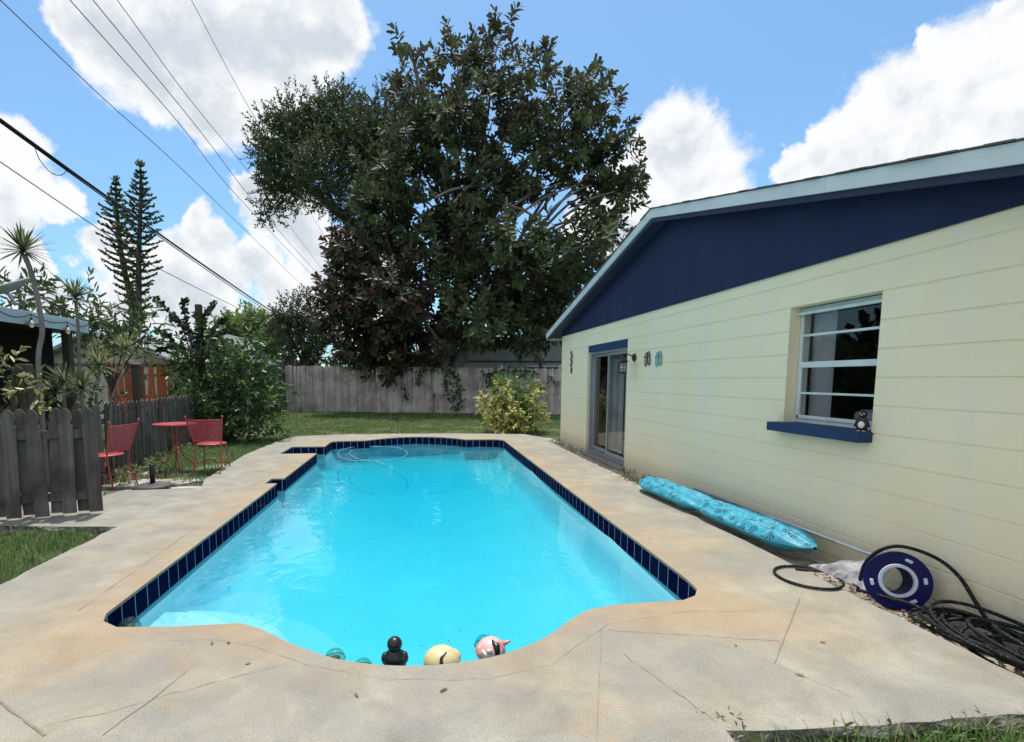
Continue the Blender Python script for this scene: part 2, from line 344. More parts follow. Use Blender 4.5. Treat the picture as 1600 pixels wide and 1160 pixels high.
def wallmat():
    m, N, L, p = newmat('pale_yellow_block_paint'); tc = N.new('ShaderNodeTexCoord'); v = tc.outputs['Object']
    a = noise(N, L, v, .8, 5, .6, .3); mp = N.new('ShaderNodeMapping'); mp.inputs['Scale'].default_value = (1, 2.2, .22); L.new(v, mp.inputs[0])
    s = noise(N, L, mp.outputs[0], 1.6, 6, .6)
    c = ramp(N, L, a.outputs[0], [(.35, (.87, .79, .55)), (.65, (.91, .835, .60))]).outputs[0]
    f = ramp(N, L, s.outputs[0], [(.5, (0,)*3), (.70, (.55,)*3)]).outputs[0]
    c = mixc(N, L, f, c, (.83, .80, .68))
    d = noise(N, L, v, 26, 6, .7); sp = ramp(N, L, d.outputs[0], [(.22, (.80,)*3), (.34, (1,)*3)]).outputs[0]
    c = mixc(N, L, 1.0, c, sp, 'MULTIPLY')
    # splash dirt at the foot of the wall
    sx = N.new('ShaderNodeSeparateXYZ'); L.new(v, sx.inputs[0]); q = N.new('ShaderNodeMath'); q.operation = 'MULTIPLY_ADD'; q.inputs[1].default_value = -.35
    L.new(d.outputs[0], q.inputs[0]); L.new(sx.outputs[2], q.inputs[2])
    dm = N.new('ShaderNodeMapRange'); dm.inputs[1].default_value = -.2; dm.inputs[2].default_value = .12; dm.inputs[3].default_value = .5; dm.inputs[4].default_value = 0; L.new(q.outputs[0], dm.inputs[0])
    c = mixc(N, L, dm.outputs[0], c, (.35, .29, .20))
    L.new(c, p.inputs['Base Color']); p.inputs['Roughness'].default_value = .6
    b = bumpn(N, L, noise(N, L, v, 70, 4, .6).outputs[0], None, .12, .004); bumpn(N, L, noise(N, L, v, 6, 4).outputs[0], p, .15, .01, b); return m
M['wall'] = wallmat()
def tilemat():
    m, N, L, p = newmat('navy_pool_tile'); uv = N.new('ShaderNodeTexCoord')
    br = N.new('ShaderNodeTexBrick'); br.offset = 0; br.squash = 1
    br.inputs['Scale'].default_value = 1; br.inputs['Mortar Size'].default_value = .0035; br.inputs['Mortar Smooth'].default_value = .1
    br.inputs['Brick Width'].default_value = .155; br.inputs['Row Height'].default_value = .3
    br.inputs['Color1'].default_value = (.004, .007, .034, 1); br.inputs['Color2'].default_value = (.008, .012, .050, 1); br.inputs['Mortar'].default_value = (.42, .42, .41, 1); p.inputs['Specular IOR Level'].default_value = .0
    L.new(uv.outputs['UV'], br.inputs['Vector']); L.new(br.outputs[0], p.inputs['Base Color']); p.inputs['Roughness'].default_value = .4
    n = noise(N, L, uv.outputs['UV'], 25, 3); bumpn(N, L, n.outputs[0], p, .12, .004); return m
M['tile'] = tilemat()
def plastermat():
    m, N, L, p = newmat('pool_plaster'); tc = N.new('ShaderNodeTexCoord'); v = tc.outputs['Object']
    a = noise(N, L, v, .7, 5, .6, .4)
    L.new(ramp(N, L, a.outputs[0], [(.3, (.17, .50, .62)), (.7, (.20, .55, .66))]).outputs[0], p.inputs['Base Color']); p.inputs['Roughness'].default_value = .8; return m
M['plaster'] = plastermat()
M['steps'] = pm('pale_step_plaster', (.225, .55, .66), (.20, .52, .64), 2, .8, 0)
M['water'] = glassmat('pool_water', (1, 1, 1), 1.33, (2.4, .30, .03), 0.015, ((.0, .90, .96), .75))

# ------------------------------------------------------------------ pool outline
def arc_pts(p): return smoothpts(np.array([(x, y, 0) for x, y in p]), 6)[:, :2].tolist()
near = arc_pts([(-1.02, 2.935), (-.88, 2.85), (-.66, 2.66), (-.36, 2.47), (0, 2.39), (.36, 2.43), (.66, 2.58), (.88, 2.78), (1.02, 2.89), (1.22, 2.955)])
far = arc_pts([(1.12, 11.72), (.95, 11.95), (.55, 12.25), (0, 12.4), (-.55, 12.25), (-.95, 11.95), (-1.12, 11.75)])
pool = [(-1.86, 3.14), (-1.82, 3.04), (-1.70, 2.955)] + [(-1.4, 2.93)] + near + [(1.5, 2.965), (1.68, 2.975), (1.79, 3.03), (1.86, 3.13), (1.88, 3.3), (1.93, 7.), (1.99, 11.45), (1.9, 11.62), (1.75, 11.68)] + far + \
       [(-1.75, 11.68), (-1.87, 11.60), (-1.89, 11.50), (-1.89, 10.8), (-2.55, 10.8), (-2.55, 9.8), (-1.87, 9.8), (-1.86, 7.34), (-2.03, 7.34), (-2.03, 7.0), (-1.87, 7.0)]
pool = np.array(pool)
outer = np.array([(-7, -4), (1.22, -4), (1.22, 1.80), (1.6, 1.775), (2.83, 1.77), (2.82, 3), (2.86, 6.3), (2.93, 9.3), (3.0, 12.0), (2.7, 12.75), (1.0, 13.05), (-.6, 13.15), (-2.0, 13.05), (-2.95, 12.8), (-3.1, 11.8), (-3.16, 9.7), (-2.95, 7.4), (-2.78, 6.83), (-3.3, 6.75), (-4.05, 6.72), (-7, 6.72), (-7, 5.2), (-4.0, 5.2), (-2.84, 5.06), (-2.84, 3.66), (-2.86, 1), (-7, 1)])
def edge_jitter(poly, step=.12, amp=.006):
    out = []
    for i in range(len(poly)):
        a, b = poly[i], poly[(i+1) % len(poly)]; n = max(1, int(np.linalg.norm(b-a)/step))
        for t in range(n): out.append(a+(b-a)*t/n+(rng.normal(0, amp, 2) if t else 0))
    return np.array(out)
outer = edge_jitter(outer)
def build_deck():
    tr = tessellate_polygon([[Vector((x, y, 0)) for x, y in outer], [Vector((x, y, 0)) for x, y in pool]])
    allp = np.vstack([outer, pool]); v = [(x, y, 0) for x, y in allp]
    b = MB().add(v, [tuple(t) for t in tr]); n = len(outer)
    # rounded lip into the pool
    m = len(pool); pn = pool; ring = [(pn, 0), (pn+0, -.018)]
    b.add([(x, y, 0) for x, y in pn]+[(x, y, -.02) for x, y in pn], [(i, (i+1) % m, (i+1) % m+m, i+m) for i in range(m)])
    dk = b.build('pool_deck', M['concrete']); tag(dk, kind='structure')
    s = MB(); k = 4; rows = []
    for j in range(k+1):
        z = -.003-.15*j/k; amp = .0 if j == 0 else .018
        rows.append(np.column_stack([outer+rng.normal(0, amp, outer.shape) if j else outer, np.full(n, z)+rng.normal(0, .006*(j > 0), n)]))
    rows[0][:, 2] = 0
    s.add(np.vstack(rows), [(j*n+i, j*n+(i+1) % n, (j+1)*n+(i+1) % n, (j+1)*n+i) for j in range(k) for i in range(n)])
    s.build('slab_edge', M['roughedge'], dk)
    # expansion joints and hairline cracks, laid 2 mm proud
    j = MB()
    def strip(pts, w, jit=.006, z=.003):
        P = np.array([gz(*p)[:2] for p in pts]); Q = []
        for a, c in zip(P[:-1], P[1:]):
            k_ = max(2, int(np.linalg.norm(c-a)/.05))
            for t in range(k_): Q.append(a+(c-a)*t/k_+rng.normal(0, jit, 2))
        Q.append(P[-1]); Q = np.array(Q); T = np.gradient(Q, axis=0); T /= np.linalg.norm(T, axis=1)[:, None]; Nn = np.column_stack([-T[:, 1], T[:, 0]])
        ww = (w*.75*(.3+1.2*rng.random(len(Q))))[:, None]/2; a = Q+Nn*ww; c = Q-Nn*ww; k_ = len(Q)
        v_ = [(x, y, z) for x, y in a]+[(x, y, z) for x, y in c]
        j.add(v_, [(i, i+1, i+1+k_, i+k_) for i in range(k_-1)])
    strip([(0, 1097), (70, 1150)], .012, .002)
    strip([(160, 1150), (235, 1095), (300, 1043)], .004, .002); strip([(70, 1134), (180, 1110), (330, 1068), (440, 1040)], .003, .006)
    strip([(122, 955), (200, 900), (310, 822)], .0035, .001); strip([(130, 858), (290, 858)], .003, .002)
    strip([(940, 985), (932, 1160)], .0035, .001); strip([(950, 985), (1218, 1002)], .003, .003); strip([(1250, 935), (1210, 1037)], .008, .001)
    strip([(975, 1022), (1120, 1130)], .003, .004); strip([(1210, 1037), (1330, 1090)], .002, .004)
    strip([(240, 1003), (340, 1000), (400, 1012), (480, 1040), (600, 1062), (760, 1062), (860, 1040), (950, 975), (1080, 955)], .002, .004)
    strip([(20, 985), (90, 968), (150, 955)], .002, .006); strip([(430, 735), (388, 765)], .003, .004); strip([(250, 800), (420, 790)], .003, .003)
    strip([(1000, 955), (1330, 957)], .002, .002)
    j.build('expansion_joint', M['joint'], dk)
    # tile band with uv along the rim
    P = pool; m = len(P); L_ = [0]
    for i in range(m): L_.append(L_[-1]+np.linalg.norm(P[(i+1) % m]-P[i]))
    me = bpy.data.meshes.new('waterline_tiles'); vs = []; fs = []; uvs = []
    for i in range(m):
        a, c = P[i], P[(i+1) % m]; q = len(vs)
        vs += [(a[0], a[1], -.02), (c[0], c[1], -.02), (c[0], c[1], -.175), (a[0], a[1], -.175)]; fs.append((q, q+1, q+2, q+3))
        uvs += [(L_[i], .02), (L_[i+1], .02), (L_[i+1], .175), (L_[i], .175)]
    me.from_pydata(vs, [], fs); ul = me.uv_layers.new(name='UVMap')
    for k_, u in enumerate(uvs): ul.data[k_].uv = u
    me.materials.append(M['tile']); o = bpy.data.objects.new('waterline_tiles', me); COL.objects.link(o); o.parent = dk
    # shell
    gx_ = np.arange(-2.75, 2.3, .05); gy_ = np.arange(2.2, 12.6, .05); X_, Y_ = np.meshgrid(gx_, gy_); G = np.column_stack([X_.ravel(), Y_.ravel()])
    dist = np.full(len(G), 9.); ins = np.zeros(len(G), bool)
    for i in range(m):
        a, b_ = P[i], P[(i+1) % m]; e = b_-a; tt = np.clip(((G-a)@e)/(e@e+1e-12), 0, 1); dist = np.minimum(dist, np.linalg.norm(G-(a+tt[:, None]*e), axis=1))
        ins ^= ((a[1] > G[:, 1]) != (b_[1] > G[:, 1])) & (G[:, 0] < (b_[0]-a[0])*(G[:, 1]-a[1])/(b_[1]-a[1]+1e-12)+a[0])
    z = np.where(ins, -.17-np.interp(dist, [0, .04, .15, .4, 1.0, 1.6], [0, .16, .34, .46, .58, .66]), -.165); nc = len(gx_); nr = len(gy_)
    Q = [(r*nc+c, r*nc+c+1, (r+1)*nc+c+1, (r+1)*nc+c) for r in range(nr-1) for c in range(nc-1)]
    MB().add(np.column_stack([G, z]), Q).build('pool_shell', M['plaster'], dk, smooth=True)
    # the three curved corner steps
    for r_, z in ((.70, -.26), (1.02, -.40), (1.40, -.58)):
        st = MB(); c0 = (-1.80, 3.0); poly = [(c0[0]-.3, c0[1]-.3)]+[(c0[0]+r_*math.cos(t), c0[1]+r_*math.sin(t)) for t in np.linspace(-.12, math.pi/2+.02, 28)]
        pts = [c0]+[(max(-1.853, c0[0]+r_*math.cos(t)), max(2.96 if c0[0]+r_*math.cos(t) < -.95 else 2.8, c0[1]+r_*math.sin(t))) for t in np.linspace(0, math.pi/2, 26)]
        st.prism(pts, z-.4, z).build('corner_step', M['steps'] if r_ < 1.2 else M['plaster'], dk)
    # water body
    w = MB(); e = P.copy(); c = e.mean(0)
    nrm = []
    for i in range(m):
        t = P[(i+1) % m]-P[i-1]; t = t/np.linalg.norm(t); nrm.append((t[1], -t[0]))
    e = P+np.array(nrm)*.004
    tr = tessellate_polygon([[Vector((x, y, 0)) for x, y in e]])
    w.add([(x, y, -.148) for x, y in e]+[(x, y, -1.6) for x, y in e], [tuple(t) for t in tr]+[tuple(i+m for i in t) for t in tr]+[(i, (i+1) % m, (i+1) % m+m, i+m) for i in range(m)])
    wo = w.build('water', M['water']); tag(wo, kind='structure')
build_deck()
# ------------------------------------------------------------------ ground
def build_ground():
    g = MB(); hole = [(-3.0, 1.6), (2.6, 1.6), (2.6, 12.7), (-2.75, 12.7), (-2.75, 7.6), (-2.6, 6.7), (-2.6, 1.6)]
    hole = [(-2.7, 1.9), (2.7, 1.9), (2.75, 12.6), (-2.75, 12.6)]
    xs = [(-300, -60), (300, -60), (300, 600), (-300, 600)]
    tr = tessellate_polygon([[Vector((*p, 0)) for p in xs], [Vector((*p, 0)) for p in hole]])
    v = [(*p, -.085) for p in xs+hole]; g.add(v, [tuple(t) for t in tr]); tag(g.build('ground', M['ground']), kind='structure')
    s = MB(); n = 90; ys = np.linspace(-3, 12.4, n); V = []
    for k, X in enumerate((2.70, 2.85, 3.0, 3.15, 3.32)):
        for y in ys: V.append((X, y, -.062+rng.normal(0, .006)))
    s.add(V, [(a*n+i, a*n+i+1, (a+1)*n+i+1, (a+1)*n+i) for a in range(4) for i in range(n-1)])
    tag(s.build('soil_strip', M['soil'], smooth=True), kind='structure')
build_ground()

# ------------------------------------------------------------------ the house
WX = 3.30; Y0, Y1 = 1.70, 11.42; ZT = 2.36
def build_house():
    h = thing('yellow_house', 'pale yellow block house with navy gable and white roof edge beside the pool', 'house', (WX, 6.58, 0))
    joints = [1.41+.2032*k for k in range(-7, 5)]
    prof = [(-.15, WX)]
    for z in joints: prof += [(z-.010, WX), (z-.005, WX+.008), (z+.003, WX+.008), (z+.004, WX)]
    prof.append((ZT, WX))
    ybr = [Y0, 3.40, 4.30, 7.80, 9.66, Y1]
    op = [(3.40, 4.30, 1.004, 2.02), (7.80, 9.66, -.01, 2.02)]
    # keep the joints off the openings' rims
    zs = sorted(set([p[0] for p in prof]+[1.004, 2.0203]))
    b = MB()
    def xat(z):
        for (z0, x0), (z1, x1) in zip(prof[:-1], prof[1:]):
            if z0 <= z <= z1: return x0+(x1-x0)*(z-z0)/(z1-z0+1e-9)
        return WX
    for y0, y1 in zip(ybr[:-1], ybr[1:]):
        for z0, z1 in zip(zs[:-1], zs[1:]):
            zm = (z0+z1)/2
            if any(a <= (y0+y1)/2 <= c and d <= zm <= e for a, c, d, e in op): continue
            b.add([(xat(z0), y0, z0), (xat(z0), y1, z0), (xat(z1), y1, z1), (xat(z1), y0, z1)], [(0, 1, 2, 3)])
    T = .2
    for a, c, d, e in op:                                   # reveals
        x0, x1 = WX+.0, WX+T
        b.add([(x0, a, d), (x1, a, d), (x1, a, e), (x0, a, e)], [(0, 1, 2, 3)]); b.add([(x0, c, d), (x1, c, d), (x1, c, e), (x0, c, e)], [(0, 1, 2, 3)])
        b.add([(x0, a, e), (x1, a, e), (x1, c, e), (x0, c, e)], [(0, 1, 2, 3)]); b.add([(x0, a, d), (x1, a, d), (x1, c, d), (x0, c, d)], [(0, 1, 2, 3)])
    b.build('block_wall', M['wall'], h)
    o = MB(); o.bx(WX+.0, 15, Y1-.001, Y1+.02, -.15, ZT); o.bx(WX, 15, Y0-.02, Y0+.001, -.15, ZT); o.bx(15, 15.2, Y0, Y1, -.15, ZT); o.build('side_wall', M['wall'], h)
    # rooms behind the openings
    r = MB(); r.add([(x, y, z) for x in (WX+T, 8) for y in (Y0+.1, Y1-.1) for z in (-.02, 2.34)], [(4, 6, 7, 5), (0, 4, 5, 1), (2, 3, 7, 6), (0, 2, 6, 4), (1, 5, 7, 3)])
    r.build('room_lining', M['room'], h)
    # gable cladding in sheets, slightly proud of the blocks
    sl = lambda y: .236 if y < 6.58 else .215
    zr = lambda y, top=3.57: top-sl(y)*abs(y-6.58)
    g = MB(); yy = list(np.arange(Y0-.3, Y1, 1.22))
    for a in yy:
        c = min(a+1.2185, Y1+.012)
        pts = [a]+([6.58] if a < 6.58 < c else [])+[c]
        n = len(pts); v = [(WX-.022, y, ZT-.02) for y in pts]+[(WX-.022, y, zr(y)-.08) for y in pts]+[(WX+.02, y, ZT-.02) for y in pts]+[(WX+.02, y, zr(y)-.08) for y in pts]
        f = [(i, i+1, i+1+n, i+n) for i in range(n-1)]+[(i+2*n, i+1+2*n, i+1, i) for i in range(n-1)]+[(0, n, 3*n, 2*n), (n-1, 2*n-1, 4*n-1, 3*n-1)]
        g.add(v, f)
    g.build('gable_cladding', M['navy'], h)
    g2 = MB(); g2.bx(WX-.005, WX+.03, Y0-.3, Y1, ZT-.02, 2.5); yq = np.linspace(Y0-.3, Y1, 30)
    g2.add([(WX+.001, y, ZT) for y in yq]+[(WX+.001, y, zr(y)-.09) for y in yq], [(i, i+1, i+31, i+30) for i in range(29)]); g2.build('gable_backing', M['soffit'], h)
    # roof slabs, rake fascia, shingles
    for sgn in (-1, 1):
        ye = 6.58+sgn*5.24; x0 = 3.06
        s = MB(); zt = zr(ye)
        def slab(mb, xa, xb, ya, yb, top, th):
            za, zb = top-sl(ya)*abs(ya-6.58), top-sl(yb)*abs(yb-6.58)
            mb.add([(xa, ya, za), (xb, ya, za), (xb, yb, zb), (xa, yb, zb), (xa, ya, za-th), (xb, ya, za-th), (xb, yb, zb-th), (xa, yb, zb-th)], [(0, 1, 2, 3), (4, 7, 6, 5), (0, 4, 5, 1), (1, 5, 6, 2), (2, 6, 7, 3), (3, 7, 4, 0)])
        slab(s, x0, 15.5, 6.58, ye, 3.555, .10); s.build('soffit', M['soffit'], h)
        fb = MB(); brk = [0, 1.35, 2.9, 4.5, 5.26] if sgn < 0 else [0, 2.6, 5.26]
        for a, c in zip(brk[:-1], brk[1:]): slab(fb, x0-.028, x0-.002, 6.58+sgn*(a+.003*(a > 0)), 6.58+sgn*c, 3.568, .110)
        slab(fb, x0-.002, 15.5, ye, ye+sgn*.022, 3.568, .15)
        fb.build('fascia', M['white_paint'], h, bevel=.002)
        sub = MB(); slab(sub, x0, x0+.035, 6.58, ye-sgn*.03, 3.4549, .045); sub.build('fascia_backing', M['soffit'], h)
        sh = MB(); t = 0.
        while t < 5.3:
            w = .143; off = rng.normal(0, .006); za = 3.576+rng.normal(0, .0015)
            slab(sh, x0-.045+off, 15.5, 6.58+sgn*t, 6.58+sgn*(t+w), za+.006, .010); t += w
        sh.build('roof_shingles', M['shingle'], h)
    # window
    w = bpy.data.objects.new('window', None); COL.objects.link(w); w.parent = h; w.location = (0, -2.73, 1.0)
    xf = WX+.10
    f = MB(); a, c, d, e = 3.405, 4.295, 1.015, 2.012; t = .035
    f.bx(xf, xf+.07, a, a+t, d, e); f.bx(xf, xf+.07, c-t, c, d, e); f.bx(xf, xf+.07, a+t, c-t, e-t, e); f.bx(xf, xf+.07, a+t, c-t, d, d+t)
    f.bx(xf-.02, xf+.02, a+t, c-t, 1.495, 1.545); f.bx(xf-.035, xf+.0, a, c, e-.06, e-.035)
    f.bx(xf-.012, xf+.012, a+t, a+t+.025, d+t, 1.495); f.bx(xf-.012, xf+.012, c-t-.025, c-t, d+t, 1.495); f.bx(xf-.012, xf+.012, a+t, c-t, d+t, d+t+.03)
    f.build('window_frame', M['frame'], w, bevel=.003)
    MB().bx(xf, xf+.03, a+t, c-t, 1.765, 1.785).build('glazing_bar', M['frame'], w, bevel=.002); MB().bx(xf-.005, xf+.022, a+t+.02, c-t-.02, 1.265, 1.283).build('glazing_bar', M['frame'], w, bevel=.002)
    gl = MB(); gl.add([(xf+.016, a+t, 1.545), (xf+.016, c-t, 1.545), (xf+.016, c-t, e-t), (xf+.016, a+t, e-t)], [(0, 1, 2, 3)])
    gl.add([(xf+.004, a+t, d+t), (xf+.004, c-t, d+t), (xf+.004, c-t, 1.495), (xf+.004, a+t, 1.495)], [(0, 1, 2, 3)]); gl.build('window_pane', M['glass'], w)
    sl = MB(); sl.bx(WX-.12, WX+.099, 3.385, 4.36, .935, 1.012); sl.build('window_sill', M['navy_trim'], w, bevel=.008)
    cu = MB(); pts = [(WX+.235+.02*math.sin(q*7), 4.05+q*.03, 0) for q in range(9)]
    cu.add([(x, y, .95) for x, y, _ in pts]+[(x, y, 2.2) for x, y, _ in pts], [(i, i+1, i+10, i+9) for i in range(8)]); cu.build('curtain', M['curtain'], w, smooth=True)
    # sliding door
    dd = bpy.data.objects.new('sliding_door', None); COL.objects.link(dd); dd.parent = h; dd.location = (0, 2.1, 0)
    f = MB(); a, c, d, e = 7.805, 9.655, .0, 1.90; xf = WX+.045
    f.bx(xf, xf+.11, a, a+.04, d, e); f.bx(xf, xf+.11, c-.04, c, d, e); f.bx(xf, xf+.11, a+.04, c-.04, e-.045, e); f.bx(xf-.02, xf+.11, a+.04, c-.04, d, d+.045)
    f.build('door_frame', M['alu'], dd, bevel=.003)
    for (p, q, x) in ((a+.04, 8.78, xf+.015), (8.70, c-.04, xf+.062)):
        s = MB(); s.bx(x, x+.035, p, p+.05, d+.05, e-.05); s.bx(x, x+.035, q-.05, q, d+.05, e-.05); s.bx(x, x+.035, p+.05, q-.05, e-.095, e-.05); s.bx(x, x+.035, p+.05, q-.05, d+.05, d+.12)
        so = s.build('door_panel', M['alu'], dd, bevel=.003)
        gg = MB(); gg.add([(x+.018, p+.05, d+.12), (x+.018, q-.05, d+.12), (x+.018, q-.05, e-.095), (x+.018, p+.05, e-.095)], [(0, 1, 2, 3)]); gg.build('door_pane', M['glass'], so)
    hb = MB(); hb.bx(WX+.01, WX+.16, 7.806, 9.654, 1.902, 2.018); hb.build('door_header', M['navy_trim'], dd, bevel=.004)
    th = MB(); th.bx(WX-.09, WX+.04, 7.76, 9.70, -.05, -.005); th.build('threshold', M['alu2'], dd, bevel=.004)
    cu = MB()
    for (ya, yb) in ((7.86, 8.45), (8.62, 9.35)):
        k = 60; y = np.linspace(ya, yb, k); x = WX+.30+.035*np.sin(y*55)+.02*np.sin(y*23)
        cu.add([(p, q, .08) for p, q in zip(x, y)]+[(p, q, 1.88) for p, q in zip(x, y)], [(i, i+1, i+1+k, i+k) for i in range(k-1)])
    cu.build('curtain', M['curtain'], dd, smooth=True)
    hm = MB()
    for (ya, yb) in ((7.86, 8.45), (8.62, 9.35)):
        k = 60; y = np.linspace(ya, yb, k); x = WX+.297+.035*np.sin(y*55)+.02*np.sin(y*23)
        hm.add([(p-.004, q, .085) for p, q in zip(x, y)]+[(p-.004, q, .14) for p, q in zip(x, y)], [(i, i+1, i+1+k, i+k) for i in range(k-1)])
    hm.build('curtain_hem', M['white'], dd, smooth=True)
    return h
M['shingle'] = pm('roof_shingle', (.12, .115, .11), (.06, .058, .055), 20, .9, .5, 60, .01)
M['alu2'] = pm('worn_threshold', (.34, .32, .28), (.2, .18, .15), 8, .6, .3)
house = build_house()
# sofa seen through the window
sf = thing('grey_sofa', 'grey padded sofa back just visible inside the house window', 'sofa', (3.95, 3.95, 0))
q = MB(); q.bx(3.72, 4.0, 3.3, 4.05, .3, 1.14); q.build('sofa_back', M['curtain'], sf, bevel=.06)
q = MB(); q.bx(4.0, 4.5, 3.3, 4.05, .1, .7); q.build('sofa_seat', M['curtain'], sf, bevel=.05)
# penguin
def penguin():
    c = np.array([WX-.035, 3.445, 1.012]); t = thing('penguin_figurine', 'small black and white penguin figurine on the navy window sill', 'figurine', c)
    fd = np.array([-.80, -.6, 0]); fd /= np.linalg.norm(fd); sd_ = np.array([fd[1], -fd[0], 0])
    b = MB(); b.lathe([(.012, .006), (.030, .012), (.037, .04), (.036, .07), (.027, .10), (.021, .108)], c, 24)
    b.ball(c+[0, 0, .128], (.030, .030, .028), 20); b.build('body', M['black'], t, smooth=True)
    w = MB(); m = frame(fd); w.ball(c+fd*.017+[0, 0, .052], (.025, .036, .024), 18, m); w.build('belly', M['white'], t, smooth=True)
    k = MB(); k.cyl(c+fd*.024+[0, 0, .124], c+fd*.045+[0, 0, .119], .008, .001, 8); k.build('beak', M['yellow'], t, smooth=True)
    for s_ in (-1, 1):
        k = MB(); k.ball(c+sd_*s_*.036+[0, 0, .062], (.014, .034, .008), 10, frame(sd_*s_+[0, 0, .25])); k.build('wing', M['black'], t, smooth=True)
        k = MB(); k.ball(c+sd_*s_*.012+fd*.026+[0, 0, .133], .0042, 8); k.build('eye', M['white'], t, smooth=True)
        k = MB(); k.ball(c+sd_*s_*.015+fd*.026+[0, 0, .006], (.012, .016, .006), 10); k.build('foot', M['yellow'], t, smooth=True)
M['yellow'] = pm('dull_yellow', (.45, .42, .22), None, 5, .5, 0)
penguin()
# wall lantern
def lantern():
    pl = gx(992, 559, WX); ax, ay, az = 3.105, pl[1]-.02, pl[2]
    t = thing('wall_lantern', 'dark caged wall lantern with a peaked cap beside the sliding door', 'lamp', (WX, pl[1], pl[2]))
    MB().lathe([(.02, 0), (.055, .004), (.062, .012), (.05, .028), (.02, .034)], pl, 20, frame((-1, 0, 0))).build('wall_plate', M['dark'], t, smooth=True)
    MB().tube(smoothpts([pl+[-.02, 0, 0], pl+[-.07, 0, .035], (ax+.05, ay, az+.055), (ax, ay, az+.035), (ax, ay, az+.01)], 5), .009, 8).build('arm', M['dark'], t, smooth=True)
    cz = az-.0
    MB().lathe([(.012, .02), (.03, .005), (.088, -.055), (.092, -.065), (.06, -.066)], (ax, ay, cz), 6).build('cap', M['dark'], t)
    k = MB()
    for i in range(6):
        a_ = i*math.pi/3+.2; k.cyl((ax+.058*math.cos(a_), ay+.058*math.sin(a_), cz-.06), (ax+.054*math.cos(a_), ay+.054*math.sin(a_), cz-.225), .0045, n=5)
    for z in (-.075, -.115, -.175, -.222):
        k.tube([(ax+.057*math.cos(a_), ay+.057*math.sin(a_), cz+z) for a_ in np.arange(18)*math.pi/9], .0035, 5, closed=True)
    k.build('cage', M['dark'], t)
    MB().lathe([(.045, -.07), (.047, -.2), (.03, -.22)], (ax, ay, cz), 16).build('glass_shade', M['frost'], t, smooth=True)
    MB().lathe([(.02, -.222), (.07, -.224), (.072, -.238), (.015, -.25)], (ax, ay, cz), 6).build('base', M['dark'], t)
M['frost'] = pm('frosted_glass', (.45, .46, .48), None, 6, .25, 0)
lantern()
# flip flop ornaments
def sole(cy, cz, tilt, s=1.0):
    out = []
    for a_ in np.arange(26)*2*math.pi/26:
        u = .034*s*math.cos(a_)*(1.0+.22*math.sin(a_)); v_ = .098*s*math.sin(a_)
        out.append((WX-.016, cy+u*math.cos(tilt)-v_*math.sin(tilt), cz+u*math.sin(tilt)+v_*math.cos(tilt)))
    return np.array(out)
M['teal_metal'] = pm('teal_enamel', (.16, .42, .44), (.1, .3, .33), 6, .4, .05)
M['bronze_metal'] = pm('brown_enamel', (.055, .035, .03), (.09, .05, .045), 6, .4, .05)
M['cream'] = pm('cream_enamel', (.72, .62, .56), None, 6, .5, 0)
for px, mk, mk2, lab in ((1013, 'bronze_metal', 'cream', 'pair of brown and cream flip flop wall ornaments nearer the lantern'), (1030.5, 'teal_metal', 'frame', 'pair of teal and white flip flop wall ornaments right of the brown pair')):
    c = gx(px, 561, WX); t = thing('flip_flop_ornament', lab, 'wall ornament', c, group='flip flop ornaments on the yellow wall')
    for s_, dz in ((-1, .004), (1, -.008)):
        P = sole(c[1]+s_*.042, c[2]+dz, s_*.14); cc = P.mean(0)
        o = MB().tube(P, .006, 6, closed=True).build('sole_rim', M[mk], t, smooth=True)
        n = len(P); MB().add(np.vstack([P+[.010, 0, 0], [cc+[.010, 0, 0]]]), [(i, (i+1) % n, n) for i in range(n)]).build('sole', M[mk2], t)
        MB().tube(smoothpts([P[1]+[-.008, 0, 0], cc+[-.016, 0, .045], P[12]+[-.008, 0, 0]], 5), .0065, 6).build('strap', M[mk], t, smooth=True)
def seahorse():
    top = gx(893, 549, WX-.02); bot = gx(893, 583, WX-.02); y = top[1]; z1, z0 = top[2], bot[2]; H_ = z1-z0
    t = thing('twisted_wall_ornament', 'dark twisted metal wall ornament left of the sliding door', 'wall ornament', (WX, y, z0))
    pts = [(WX-.02, y+.035*math.sin(k*1.35)*(1-.4*k/12), z1-H_*.75*k/12) for k in range(13)]
    MB().tube(smoothpts(pts, 4), .012, 6).build('twisted_body', M['dark'], t, smooth=True)
    c = np.array([WX-.02, y-.01, z0+.05]); MB().tube([c+[0, .034*math.cos(a_), .052*math.sin(a_)] for a_ in np.arange(16)*math.pi/8], .009, 6, closed=True).build('tail_loop', M['dark'], t, smooth=True)
    for k in range(5):
        p = np.array([WX-.024, y+(-1)**k*.045, z1-.04-k*.062]); MB().tube([p+[0, .026*math.cos(a_), .024*math.sin(a_)] for a_ in np.arange(12)*math.pi/6], .007, 5, closed=True).build('curl', M['dark' if k % 2 else 'alu'], t, smooth=True)
seahorse()

